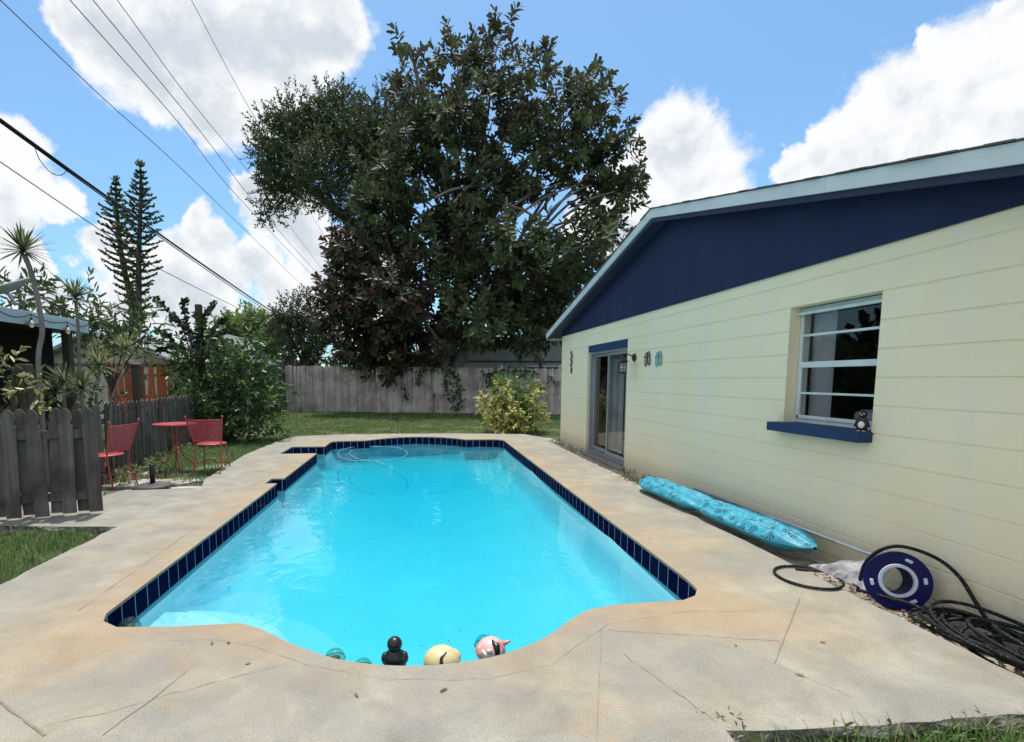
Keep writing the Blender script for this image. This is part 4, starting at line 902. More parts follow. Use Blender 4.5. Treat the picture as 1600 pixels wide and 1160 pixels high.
# ------------------------------------------------------------------ spiky plants on the left
M['spiky'] = leafmat('spiky_leaf', (.035, .06, .022), (.10, .13, .055), rough=.4, transl=.2, c3=(.30, .30, .17), f3=.18)
M['spiky_pale'] = leafmat('pale_spiky_leaf', (.12, .15, .07), (.26, .28, .14), rough=.4, transl=.25)
def rosette(V_, c, n, ln, w, up_=.55, spread=1.0, droop=.12):
    c = np.array(c, float); i = np.arange(n); t = i/n; ph = i*GA; el = (1-t)*1.45-.45*t
    D = np.stack([np.cos(ph)*np.cos(el)*spread, np.sin(ph)*np.cos(el)*spread, np.sin(el)], 1)+rng.normal(0, .08, (n, 3)); D /= np.linalg.norm(D, axis=1)[:, None]
    S_ = np.cross(D, [0, 0, 1.]); S_ /= np.linalg.norm(S_, axis=1)[:, None]+1e-6
    L_ = ln*.85*(.75+.35*rng.random(n))[:, None]; wv = w*(.8+.3*rng.random(n))[:, None]; out = []
    ss = [0, .3, .65, 1.]; ws = [.5, 1., .8, .03]
    for s_, q in zip(ss, ws):
        m = c+D*L_*s_-np.array([0, 0, 1.])*droop*L_*(s_**2); out += [m+S_*wv*q/2, m-S_*wv*q/2]
    A = np.stack(out, 1); off = V_[2]; base = (np.arange(n)*8)[:, None]+off
    V_[0].append(A.reshape(-1, 3)); V_[1].append(np.concatenate([base+[2*k, 2*k+1, 2*k+3, 2*k+2] for k in range(3)])); V_[2] += n*8
def spiky(name, label, Y, heads, stems, mt='spiky', group=None, rad=.022):
    base = gy(stems[0][-1][0], stems[0][-1][1], Y); t = thing(name, label, 'plant', (base[0], Y, -.085), group=group); V_ = [[], [], 0]
    for (x, y, rp, n, dy) in heads: rosette(V_, gy(x, y, Y+dy), n, rp*(Y+dy)/800, .027)
    fastmesh('leaves', np.vstack(V_[0]), np.vstack(V_[1]), M[mt], t)
    for st in stems:
        P = [gy(x, y, Y) for x, y in st]; P.append(np.array([P[-1][0], Y, -.1])); MB().tube(smoothpts(P, 5), rad, 8).build('stem', M['palebark'], t, smooth=True)
    return t
spiky('dracaena', 'tall spiky topped plant with a bent bare stem at the far left', 6.9, [(36, 392, 52, 95, 0)], [[(38, 398), (50, 430), (61, 478), (66, 520), (60, 580)]], rad=.028)
spiky('dracaena', 'slim spiky plant in front of the end of the shelter roof', 8.2, [(118, 465, 42, 90, 0)], [[(118, 470), (122, 510), (125, 580)]], rad=.022)
spiky('dracaena', 'low dense spiky plants behind the picket panel', 7.3, [(100, 598, 46, 80, .3), (128, 608, 46, 80, 0), (88, 612, 38, 60, .5)], [[(100, 605), (102, 650)], [(128, 612), (130, 650)]])
spiky('dracaena', 'greyish spiky plant with fanned leaves right of the low dense ones', 7.9, [(156, 572, 44, 80, 0), (150, 548, 30, 50, .3)], [[(156, 578), (150, 640)]], 'spiky_pale')
spiky('dracaena', 'pale spiky plant on a thin slanting stem beside the capped post', 7.7, [(196, 546, 36, 60, 0)], [[(196, 550), (188, 590), (172, 640)]], 'spiky_pale', rad=.012)
M['varieg'] = leafmat('variegated_leaf', (.05, .075, .02), (.16, .18, .06), rough=.4, transl=.3, c3=(.45, .42, .18), f3=.3)
blobtree('variegated_shrub', 'shrub with pale edged leaves at the left edge behind the picket panel', [(10, 600, 26), (40, 620, 22), (5, 640, 26), (62, 640, 16), (20, 575, 10), (72, 600, 8)], 6.4, M['varieg'], .11, .04, 230, 9, cat='shrub')
M['mango'] = leafmat('mango_leaf', (.03, .05, .018), (.085, .12, .04), rough=.35, transl=.25, c3=(.22, .26, .10), f3=.12)
blobtree('mango_tree', 'dark drooping leaved tree behind the patio shelter', [(150, 500, 26), (180, 530, 28), (150, 545, 24), (205, 520, 22), (138, 470, 10), (170, 565, 18), (228, 522, 8), (130, 520, 18)], 12.5, M['mango'], .24, .06, 130, 10, tk=.45)
blobtree('mango_tree', 'leafy tree showing above the shelter roof behind the dish', [(30, 455, 20), (60, 470, 18), (85, 475, 16), (10, 465, 18), (22, 440, 9), (100, 482, 12)], 11.5, M['mango'], .22, .065, 120, 10, tk=.45)
blobtree('hedge_plant', 'dark undergrowth between the spiky plants and the red fence', [(90, 640, 25), (130, 640, 25), (160, 625, 16), (70, 615, 20), (150, 595, 18)], 9.6, M['darkgreen'], .12, .05, 150, 9, cat='shrub')

# ------------------------------------------------------------------ bushy tree with pole
M['bush'] = leafmat('bushy_leaf', (.022, .050, .014), (.075, .135, .035), rough=.38, transl=.28, c3=(.16, .25, .07), f3=.13, spec=.5)
M['roundleaf'] = leafmat('round_dark_leaf', (.02, .04, .018), (.06, .09, .04), rough=.4, transl=.15)
bt = blobtree('bushy_tree', 'dense dark green bushy tree beside the red table', [(312, 578, 36), (350, 572, 38), (300, 600, 34), (340, 610, 48), (385, 600, 42), (395, 560, 30), (330, 660, 36), (370, 660, 42), (410, 650, 30), (405, 620, 30), (428, 612, 14), (335, 545, 22), (370, 545, 22),
     (268, 548, 9), (400, 680, 18), (290, 640, 18), (275, 580, 14), (350, 690, 22)], 12.2, M['bush'], .15, .068, 150, 10, fl=.9, sh=.25)
def plumes():
    t = thing('plumed_branches', 'feathery round leaved branches fanning out around the tall pole', 'plant', (gy(305, 560, 12.4)[0], 12.4, -.085)); V_ = []; Q_ = []; off = 0; b = MB()
    for pts in ([(300, 560), (285, 515), (262, 487), (243, 468)], [(302, 560), (292, 510), (288, 480), (290, 470)], [(312, 560), (318, 510), (322, 490), (335, 475)], [(310, 560), (325, 530), (345, 505), (352, 500)], [(300, 570), (275, 540), (260, 525), (246, 518)], [(300, 550), (296, 520), (276, 500), (270, 500)], [(308, 570), (305, 540), (309, 515), (306, 492)], [(312, 570), (314, 545), (312, 520), (318, 505)], [(320, 560), (335, 535), (350, 520), (368, 515)], [(298, 565), (282, 545), (262, 545), (250, 548)]):
        P = smoothpts([gy(x, y, 12.4+rng.normal(0, .15)) for x, y in pts], 9); b.tube(P, np.linspace(.02, .006, len(P)), 5); n = len(P); T = np.gradient(P, axis=0); T /= np.linalg.norm(T, axis=1)[:, None]
        for k in range(6, n):
            m = 4; ph = rng.random(m)*6.28; rad = np.stack([np.cos(ph), np.sin(ph)*.6, np.sin(ph*1.7)*.8], 1); D = rad+T[k]*.5
            V, Q = leafverts(np.repeat(P[k:k+1], m, 0)+rng.normal(0, .02, (m, 3)), D, rng.normal(size=(m, 3))+[0, 0, 1], .105, .08, .1); V_.append(V); Q_.append(Q+off); off += len(V)
    fastmesh('leaves', np.vstack(V_), np.vstack(Q_), M['roundleaf'], t); 
    b.tube([(t.location[0], 12.4, -.1), gy(303, 565, 12.4)], .04, 6); b.build('stems', M['bark'], t, smooth=True)
plumes()
# variegated bush near the deck's far right
M['yellowleaf'] = leafmat('yellow_variegated_leaf', (.42, .40, .13), (.62, .58, .24), rough=.4, transl=.3, c3=(.10, .16, .04), f3=.28)
M['greenleaf'] = leafmat('fresh_green_leaf', (.06, .12, .03), (.14, .24, .06), rough=.4, transl=.3)
def vbush():
    Y = 13.7; t = thing('variegated_bush', 'round yellow and green variegated bush at the far end of the deck', 'bush', (2.6, Y, -.085))
    A = [lobe(*q, Y, rng.normal(0, .2), .9) for q in ((765, 635, 18), (785, 645, 24), (775, 660, 22), (800, 660, 22), (782, 612, 14), (835, 630, 15), (840, 650, 16), (826, 662, 18), (805, 640, 18), (832, 612, 10), (795, 668, 16))]
    B = [lobe(*q, Y, rng.normal(0, .15), .9) for q in ((788, 600, 9), (812, 605, 12), (815, 625, 16), (834, 600, 9), (810, 645, 16), (775, 603, 7))]
    for lb, m_, nm in ((A, 'yellowleaf', 'yellow_foliage'), (B, 'greenleaf', 'green_foliage')):
        P, D = lobe_points(lb, 420, .3); V, Q = shoots(P, D+[0, 0, .4], .2, 8, .13, .065, 80, 35, .1, .25); V[:, 2] = np.maximum(V[:, 2], -.07); fastmesh(nm, V, Q, M[m_], t)
    b = MB(); limbs_to(b, (2.6, Y, -.1), [a[0] for a in A+B], .025, .008, .3, 5, 5); b.build('stems', M['bark'], t, smooth=True)
vbush()
# vines on the far fence
def fy(x): return FA[1]+(FB[1]-FA[1])*(x-FA[0])/(FB[0]-FA[0])
def vine(label, paths, dens=46, spread=.10, ll=.13):
    P0 = gy(*paths[0][0], fy(gy(*paths[0][0], 22)[0])-.08); t = thing('climbing_vine', label, 'vine', tuple(P0)); VV = []; QQ = []; off = 0; b = MB()
    for pts in paths:
        P = []
        for (x, y) in pts:
            q = gy(x, y, 22); q = gy(x, y, fy(q[0])-.07); P.append(q)
        P = smoothpts(P, 10); MB().tube(P, .012, 5).build('stem', M['bark'], t, smooth=True); L_ = np.sum(np.linalg.norm(np.diff(P, axis=0), axis=1)); n = int(L_*dens)
        ii = rng.integers(0, len(P), n); pos = P[ii]+rng.normal(0, spread, (n, 3))*[1, .35, 1]; pos[:, 1] -= .05
        V, Q = leafverts(pos, rng.normal(0, .6, (n, 3))+[0, -.5, -.5], rng.normal(0, .4, (n, 3))+[0, -1, .5], ll*(.6+.7*rng.random(n)), ll*.75, .1); VV.append(V); QQ.append(Q+off); off += len(V)
    fastmesh('leaves', np.vstack(VV), np.vstack(QQ), M['darkgreen'], t)
vine('leafy vine trailing along the top of the fence and hanging to the grass', [[(655, 580), (680, 575), (705, 578), (715, 600), (720, 620), (712, 640)], [(655, 580), (656, 600)], [(700, 578), (695, 600), (708, 625)]])
vine('vine bunched on the fence top behind the variegated bush', [[(762, 585), (785, 580), (808, 582), (830, 578)], [(762, 585), (768, 600), (790, 600)]], 60, .13)
vine('thin vine looping across the fence near the house corner', [[(855, 583), (862, 593), (872, 598)], [(632, 600), (635, 625)]], 30, .06)
spiky('small_palm', 'small drooping palm like plant in front of the far fence', 21.6, [(678, 622, 16, 34, 0)], [[(678, 624), (678, 644)]], 'spiky', rad=.03)

# ------------------------------------------------------------------ grass
M['grass'] = leafmat('grass_blade', (.045, .10, .022), (.12, .21, .055), rough=.5, transl=.3, c3=(.26, .23, .12), f3=.07)
def grass(name, poly, n, h, w, clump=0.6, z=-.085, mt='grass', patch=None):
    poly = np.array(poly); lo, hi = poly.min(0), poly.max(0); pts = []
    def inside(P):
        c = np.zeros(len(P), bool); j = len(poly)-1
        for i in range(len(poly)):
            a, b = poly[i], poly[j]; k = ((a[1] > P[:, 1]) != (b[1] > P[:, 1])) & (P[:, 0] < (b[0]-a[0])*(P[:, 1]-a[1])/(b[1]-a[1]+1e-9)+a[0]); c ^= k; j = i
        return c
    P = lo+(hi-lo)*rng.random((n*4, 2)); P = P[inside(P)]
    g = np.sin(P[:, 0]*2.1+1.3*np.sin(P[:, 1]*1.7))*np.sin(P[:, 1]*2.6+1.1*np.sin(P[:, 0]*2.9)); keep = rng.random(len(P)) < np.clip(.75+clump*g, .08, 1)
    keep &= (rng.random(len(P)) < .35+.65*np.clip((P[:, 1]-13.2)/2.2+.8*g, 0, 1)) if name == 'lawn_grass' else True; P = P[keep][:n]; m = len(P); d = rng.normal(0, 1, (m, 2)); d /= np.linalg.norm(d, axis=1)[:, None]; hh = h*(.45+.9*rng.random(m))[:, None]; ln = .2+.7*rng.random((m, 1))
    B = np.column_stack([P, np.full(m, z)]); s_ = np.column_stack([-d[:, 1], d[:, 0], np.zeros(m)])*w/2; D3 = np.column_stack([d, np.zeros(m)])
    mid = B+[0, 0, 1]*hh*.6+D3*hh*ln*.3; tip = B+[0, 0, 1]*hh*(1-.3*ln)+D3*hh*ln
    V = np.stack([B-s_, B+s_, mid-s_*.8, mid+s_*.8, tip-s_*.1, tip+s_*.1], 1).reshape(-1, 3); b = (np.arange(m)*6)[:, None]
    tag(fastmesh(name, V, np.concatenate([b+[0, 1, 3, 2], b+[2, 3, 5, 4]]), M[mt]), 'green grass of the yard', 'grass', kind='stuff')
o_ = bpy.data.objects
grass('lawn_grass', [(-7, 13.1), (-3.1, 12.9), (3, 13.1), (5.6, 12.2), (6.4, 20.4), (-5.7, 23.5), (-7, 20)], 60000, .075, .010)
o_['lawn_grass']['label'] = 'green lawn between the deck and the far fence'
grass('side_grass', [(-5.3, 12.9), (-4.6, 7.6), (-4.0, 7.9), (-3.3, 7.5), (-2.98, 7.5), (-3.2, 9.7), (-3.1, 12.9)], 22000, .085, .008, .4); o_['side_grass']['label'] = 'grass around the red table beside the pool deck'
grass('corner_grass', [(-6, 1.2), (-2.88, 1.2), (-2.88, 5.02), (-4, 5.15), (-6, 5.15)], 26000, .10, .006, .3); o_['corner_grass']['label'] = 'grass patch left of the deck in front of the picket panel'
grass('foreground_grass', [(1.26, .6), (3.2, .6), (3.2, 1.74), (1.3, 1.74)], 5200, .13, .005, .5, -.10); o_['foreground_grass']['label'] = 'grass below the broken slab edge in the foreground'
grass('back_grass', [(-12, 6.9), (-5.3, 6.9), (-5.4, 16), (-12, 16)], 15000, .16, .014, .4); o_['back_grass']['label'] = 'rough grass behind the picket fence'
# foreground weeds and wall weeds
M['weed'] = leafmat('weed_leaf', (.07, .10, .03), (.17, .21, .07), rough=.5, transl=.3, c3=(.34, .30, .17), f3=.25)
def weeds(name, label, centers, ll, n, spread=.05, z=-.06):
    P = []; 
    for c in centers: P.append(np.array([c[0], c[1], z])+rng.normal(0, 1, (n, 3))*[spread, spread, .0])
    P = np.vstack(P); D = rng.normal(0, .5, P.shape)+[0, 0, 1]; V, Q = shoots(P, D, ll*2.2, 7, ll, ll*.34, 70, 25, .1, .3); tag(fastmesh(name, V, Q, M['weed']), label, 'weeds', kind='stuff')
weeds('wall_weeds', 'scrubby weeds along the foot of the yellow wall', [(3.12+rng.normal(0, .05), y) for y in (7.35, 7.1, 6.9, 6.75, 10.3, 10.8, 11.2, 11.0, 10.0, 6.5)]+[(3.2, 5.05), (3.2, 4.6), (3.22, 11.3), (3.15, 9.9), (3.15, 6.62)], .045, 7, .07)
weeds('slab_weeds', 'small weeds at the broken slab corner', [(1.24+.16*k_+rng.normal(0, .03), 1.755) for k_ in range(9)]+[gz(1095, 1150, -.08)[:2], gz(1130, 1140, -.08)[:2], gz(1140, 1150, -.08)[:2]], .045, 3, .02, -.09)
weeds('hedge_weeds', 'low leafy weeds at the foot of the picket fence', [(-4.25-.18*(y-7)-rng.random()*.0+.12+rng.normal(0, .08), y) for y in np.arange(7.2, 12.6, .14)], .07, 7, .08)
# leaf litter
M['litter'] = leafmat('dry_leaf', (.10, .055, .03), (.28, .19, .10), rough=.7, transl=.1)
def litter(name, label, P, s_=.04):
    n = len(P); P = np.asarray(P, float); V, Q = leafverts(P, np.column_stack([rng.normal(0, 1, (n, 2)), rng.normal(0, .06, n)]), np.tile([0, 0, 1.], (n, 1))+rng.normal(0, .15, (n, 3)), s_*(.5+rng.random(n)), s_*.4, .12)
    tag(fastmesh(name, V, Q, M['litter']), label, 'leaves', kind='stuff')
pp = np.column_stack([rng.uniform(2.84, 3.26, 420), rng.uniform(1.8, 3.6, 420), np.full(420, -.05)+rng.random(420)*.01])
litter('leaf_litter', 'dry brown leaves in the strip between deck and wall', pp, .045)
litter('dry_leaves', 'dry leaves under the red table', np.column_stack([rng.uniform(-4.3, -3.2, 500), rng.normal(7.7, .35, 500), np.full(500, -.05)+rng.random(500)*.02]), .05)
sp_ = [(440, 1000-20), (560, 870), (600, 830), (700, 862), (735, 850), (480, 812), (545, 812), (830, 870), (700, 790), (590, 745), (630, 775), (650, 895), (760, 900), (870, 930), (560, 960), (720, 985), (760, 965), (850, 880), (680, 760), (500, 940), (540, 985), (655, 1010), (700, 1000), (890, 868), (830, 920), (445, 888), (338, 870), (380, 905), (460, 985), (395, 960), (410, 975), (810, 990), (600, 690+20), (670, 865), (735, 835), (790, 910), (520, 760), (640, 840)]
litter('floating_leaves', 'specks of leaf floating on the pool water', [gz(x, y, -.145) for x, y in sp_], .022)
litter('deck_leaves', 'a few dead leaves on the deck', [gz(x, y, .005) for x, y in ((330, 1008), (355, 1003), (382, 1038), (962, 765), (985, 767), (1240, 1052), (1280, 1003), (700, 1075), (1012, 840), (560, 1090), (1150, 1010), (1265, 860))], .035)

# ------------------------------------------------------------------ red bistro set
def meshmat():
    m, N, L, p = newmat('red_mesh_sheet'); tc = N.new('ShaderNodeTexCoord'); ck = N.new('ShaderNodeTexChecker'); ck.inputs['Scale'].default_value = 130; L.new(tc.outputs['Object'], ck.inputs[0])
    p.inputs['Base Color'].default_value = (.46, .07, .09, 1); p.inputs['Roughness'].default_value = .4
    tr = N.new('ShaderNodeBsdfTransparent'); mx = N.new('ShaderNodeMixShader'); q = N.new('ShaderNodeMath'); q.operation = 'MULTIPLY_ADD'; q.inputs[1].default_value = .35; q.inputs[2].default_value = .08
    L.new(ck.outputs['Fac'], q.inputs[0]); L.new(q.outputs[0], mx.inputs[0]); L.new(p.outputs[0], mx.inputs[1]); L.new(tr.outputs[0], mx.inputs[2]); L.new(mx.outputs[0], N['Material Output'].inputs[0]); return m
M['redmesh'] = meshmat()
def make_chair(label, loc, rz):
    t = thing('bistro_chair', label, 'chair', (0, 0, 0), group='red metal bistro chairs'); sw = .21
    MB().lathe([(.02, .425), (sw, .425), (sw+.006, .432), (sw, .44), (.02, .437)], (0, 0, 0), 32).build('seat', M['red'], t, smooth=True)
    for sx_ in (-1, 1):                                     # back uprights run down into rear legs; the back faces -Y
        MB().tube(smoothpts([(sx_*.255, -.30, .86), (sx_*.225, -.245, .65), (sx_*.19, -.19, .44), (sx_*.185, -.20, .25), (sx_*.21, -.27, 0)], 5), .0095, 8).build('rear_leg', M['red'], t, smooth=True)
        MB().tube(smoothpts([(sx_*.15, .15, .43), (sx_*.165, .17, .25), (sx_*.195, .225, 0)], 5), .0095, 8).build('front_leg', M['red'], t, smooth=True)
        MB().ball((sx_*.257, -.303, .87), .017, 12).build('finial', M['red'], t, smooth=True)
    n = 9; U = np.linspace(-1, 1, n); back = []
    for z, hw, y in ((.49, .196, -.205), (.65, .222, -.245), (.82, .247, -.288)):
        back += [(u*hw, y-.02*(1-u*u), z) for u in U]
    MB().add(back, [(r*n+i, r*n+i+1, (r+1)*n+i+1, (r+1)*n+i) for r in range(2) for i in range(n-1)]).build('backrest', M['redmesh'], t, smooth=True)
    k = MB(); [k.tube([(u*hw, y-.02*(1-u*u), z) for u in U], .006, 6) for z, hw, y in ((.49, .196, -.205), (.82, .247, -.288))]; k.build('back_rail', M['red'], t, smooth=True)
    k = MB(); k.tube([(-.17, .18, .16), (0, 0, .18), (.19, -.22, .15)], .006, 6); k.tube([(.17, .18, .16), (0, 0, .18), (-.19, -.22, .15)], .006, 6); k.build('cross_brace', M['red'], t, smooth=True)
    t.location = loc; t.rotation_euler = (0, 0, rz); return t
ch = make_chair('red metal chair right of the round table with its back to the pool', (-3.17, 8.27, -.035), R(4))
c2 = copy_tree(ch); c2['label'] = 'red metal chair half hidden by the dark picket panel'; c2.location = (-4.02, 7.0, -.012); c2.rotation_euler = (0, 0, R(80))
def table():
    c = np.array([-3.78, 8.45, -.035]); t = thing('bistro_table', 'small round red metal table on bent legs', 'table', c)
    MB().lathe([(.02, .71), (.30, .71), (.315, .72), (.31, .735), (.02, .738)], c, 40).build('tabletop', M['red'], t, smooth=True, angle=40)
    for k in range(4):
        a_ = k*math.pi/2+.5; d = np.array([math.cos(a_), math.sin(a_), 0])
        MB().tube(smoothpts([c+d*.22+[0, 0, .70], c+d*.10+[0, 0, .60], c+d*.035+[0, 0, .42], c+d*.10+[0, 0, .20], c+d*.22+[0, 0, .09], c+d*.26+[0, 0, .0]], 5), .0105, 8).build('leg', M['red'], t, smooth=True)
    MB().tube([c+[.04*math.cos(a_), .04*math.sin(a_), .42] for a_ in np.arange(12)*math.pi/6], .007, 6, closed=True).build('collar', M['red'], t, smooth=True)
table()
def umbrella_base():
    c = np.array([-3.45, 7.0, -.02]); t = thing('umbrella_base', 'black umbrella base with an empty upright tube', 'umbrella stand', c)
    MB().lathe([(.02, .0), (.235, .0), (.24, .02), (.18, .045), (.07, .06), (.02, .062)], c, 32).build('base_plate', M['basegrey'], t, smooth=True)
    MB().lathe([(.032, .05), (.03, .30), (.02, .31), (.019, .2)], c, 16).build('tube', M['black'], t, smooth=True)
M['basegrey'] = pm('dusty_black_plastic', (.04, .04, .045), (.12, .11, .09), 3, .6, .1)
umbrella_base()
M['flag'] = pm('pale_paving', (.55, .54, .50), (.40, .39, .36), 6, .9, .4, 40)
fb = MB()
for i, (x, y, rx, ry) in enumerate([(255, 738, .34, .24), (300, 748, .30, .2), (270, 752, .3, .18), (335, 728, .26, .22), (225, 752, .28, .2), (190, 756, .3, .17), (300, 731, .25, .2), (350, 741, .14, .14), (205, 766, .3, .12), (240, 765, .3, .1), (290, 760, .3, .1), (340, 715, .2, .3), (395, 697, .2, .3)]):
    p = gz(x, y, -.05); n = 9; fb.prism([(p[0]+rx*math.cos(q*6.283/n)*(.85+.3*rng.random()), p[1]+ry*1.15*math.sin(q*6.283/n)*(.85+.3*rng.random())) for q in range(n)], -.10, -.048-.0031*i*.9)
tag(fb.build('stone_paving', M['flag'], bevel=.006), kind='structure')

# ------------------------------------------------------------------ things by the wall
def floatmat():
    m, N, L, p = newmat('teal_leaf_print'); tc = N.new('ShaderNodeTexCoord'); v = tc.outputs['Object']
    mp = N.new('ShaderNodeMapping'); mp.inputs['Scale'].default_value = (1, 1, 1); L.new(v, mp.inputs[0])
    n = noise(N, L, v, 9, 2, .5); vd = N.new('ShaderNodeVectorMath'); vd.operation = 'MULTIPLY_ADD'; vd.inputs[1].default_value = (.06, .06, .06); L.new(n.outputs['Color'], vd.inputs[0]); L.new(v, vd.inputs[2])
    def leafy(scale, thr, seed):
        vo = N.new('ShaderNodeTexVoronoi'); vo.inputs['Scale'].default_value = scale; L.new(vd.outputs[0], vo.inputs['Vector'])
        # stripes radiating inside each cell
        sub = N.new('ShaderNodeVectorMath'); sub.operation = 'SUBTRACT'; L.new(vd.outputs[0], sub.inputs[0]); L.new(vo.outputs['Position'], sub.inputs[1]); s = N.new('ShaderNodeSeparateXYZ'); L.new(sub.outputs[0], s.inputs[0])
        at = N.new('ShaderNodeMath'); at.operation = 'ARCTAN2'; L.new(s.outputs[0], at.inputs[0]); L.new(s.outputs[1], at.inputs[1])
        sn = N.new('ShaderNodeMath'); sn.operation = 'MULTIPLY'; sn.inputs[1].default_value = 8; L.new(at.outputs[0], sn.inputs[0]); si = N.new('ShaderNodeMath'); si.operation = 'SINE'; L.new(sn.outputs[0], si.inputs[0])
        g = N.new('ShaderNodeMath'); g.operation = 'GREATER_THAN'; g.inputs[1].default_value = thr; L.new(si.outputs[0], g.inputs[0])
        d = N.new('ShaderNodeMath'); d.operation = 'LESS_THAN'; d.inputs[1].default_value = .38; L.new(vo.outputs['Distance'], d.inputs[0])
        mm = N.new('ShaderNodeMath'); mm.operation = 'MULTIPLY'; L.new(g.outputs[0], mm.inputs[0]); L.new(d.outputs[0], mm.inputs[1]); return mm.outputs[0]
    c = mixc(N, L, leafy(9, -.1, 0), (.028, .29, .42), (.008, .05, .11)); c = mixc(N, L, leafy(13, .45, 1), c, (.13, .50, .55))
    L.new(c, p.inputs['Base Color']); p.inputs['Roughness'].default_value = .48; bumpn(N, L, noise(N, L, v, 22, 4).outputs[0], p, .55, .015); return m
M['leafprint'] = floatmat(); M['teal'] = pm('teal_vinyl', (.02, .24, .30), (.015, .19, .25), 3, .3, .15, 15, .01)
def pool_float():
    A = np.array([2.89, 6.22]); B = np.array([3.03, 3.52]); t = thing('pool_float', 'teal leaf patterned inflatable float lying along the yellow wall', 'pool float', (3.0, 5, 0)); n = 56; k = 28
    up_ = []; lo = []; pip = []
    for i in range(n):
        s_ = i/(n-1); c = A+(B-A)*s_; e = math.sin(math.pi*min(1, max(0, s_)))**.0001
        w = .165*(min(1, s_/.10)**.5)*(min(1, (1-s_)/.12)**.5)*(1-.22*math.exp(-((s_-.50)/.05)**2)); w = max(w, .012)
        h = .066*(min(1, s_/.08)**.5)*(min(1, (1-s_)/.1)**.5)*(1-.30*math.exp(-((s_-.50)/.04)**2))*(1+.10*math.sin(s_*50)); h = max(h, .008)
        # lower half rounder than top, leaning up against the wall
        tilt = .16
        ring = []
        for q in range(k+1):
            a_ = math.pi*q/k; x, z = math.cos(a_)*w, math.sin(a_)*h; z += .012*math.sin(x*60+s_*9)*(math.sin(a_)); ring.append((x, z))
        def W(x, z): return (c[0]+x*math.cos(tilt)-z*math.sin(tilt), c[1], .108+x*math.sin(tilt)+z*math.cos(tilt))
        up_ += [W(x, z) for x, z in ring]; lo += [W(math.cos(math.pi*q/k)*w, -math.sin(math.pi*q/k)*h*1.5) for q in range(k+1)]; pip.append(W(-w, 0))
    m = k+1; fs = [(i*m+q, i*m+q+1, (i+1)*m+q+1, (i+1)*m+q) for i in range(n-1) for q in range(k)]
    MB().add(up_, fs).build('patterned_top', M['leafprint'], t, smooth=True); MB().add(lo, fs).build('plain_underside', M['teal'], t, smooth=True); MB().tube(pip, .006, 6).build('seam', M['teal'], t, smooth=True)
pool_float()
def skimmer():
    t = thing('skimmer_pole', 'silver pole with a fine white net lying against the foot of the wall', 'pool net', (3.2, 4, 0))
    P = [gx(1105, 794, 3.235), gx(1362, 882, 3.235)]; P = [np.array([3.235, 5.6, .12]), np.array([3.235, 2.98, .15])]
    MB().cyl(*P, .014, n=12).build('pole', M['polemetal'], t, smooth=True)
    n = 14; G = []
    a, b, c, d = gz(1262, 888, -.0), np.array([3.22, 3.04, .20]), gz(1375, 935, -.01), np.array([3.1, 2.98, -.0])
    for i in range(n):
        for j in range(n):
            u, v_ = i/(n-1), j/(n-1); p = (a*(1-u)+b*u)*(1-v_)+(gz(1300, 905, .0)*(1-u)+c*u)*v_; p = p+[0, 0, .035*math.sin(u*3.1)*math.sin(v_*3.1)+.012*math.sin(u*19+v_*5)*(.3+u)+.02]; G.append(p)
    MB().add(G, [(i*n+j, i*n+j+1, (i+1)*n+j+1, (i+1)*n+j) for i in range(n-1) for j in range(n-1)]).build('net', M['net'], t, smooth=True)
    e = gz(1243, 889, .01); MB().cyl(e, gz(1285, 893, .01), .011, n=8).build('handle', M['black'], t)
M['polemetal'] = pm('pole_metal', (.55, .60, .66), (.42, .46, .52), 5, .35, .05, metal=.5)
mn, N_, L_, p_ = newmat('white_fine_net'); p_.inputs['Base Color'].default_value = (.80, .80, .88, 1); p_.inputs['Roughness'].default_value = .8
tr_ = N_.new('ShaderNodeBsdfTransparent'); mx_ = N_.new('ShaderNodeMixShader'); tc_ = N_.new('ShaderNodeTexCoord'); nn_ = noise(N_, L_, tc_.outputs['Object'], 11, 4, .6, 1.); rr_ = ramp(N_, L_, nn_.outputs[0], [(.35, (.55,)*3), (.65, (.85,)*3)])
L_.new(rr_.outputs[0], mx_.inputs[0]); L_.new(p_.outputs[0], mx_.inputs[1]); L_.new(tr_.outputs[0], mx_.inputs[2]); L_.new(mx_.outputs[0], N_['Material Output'].inputs[0]); M['net'] = mn
skimmer()
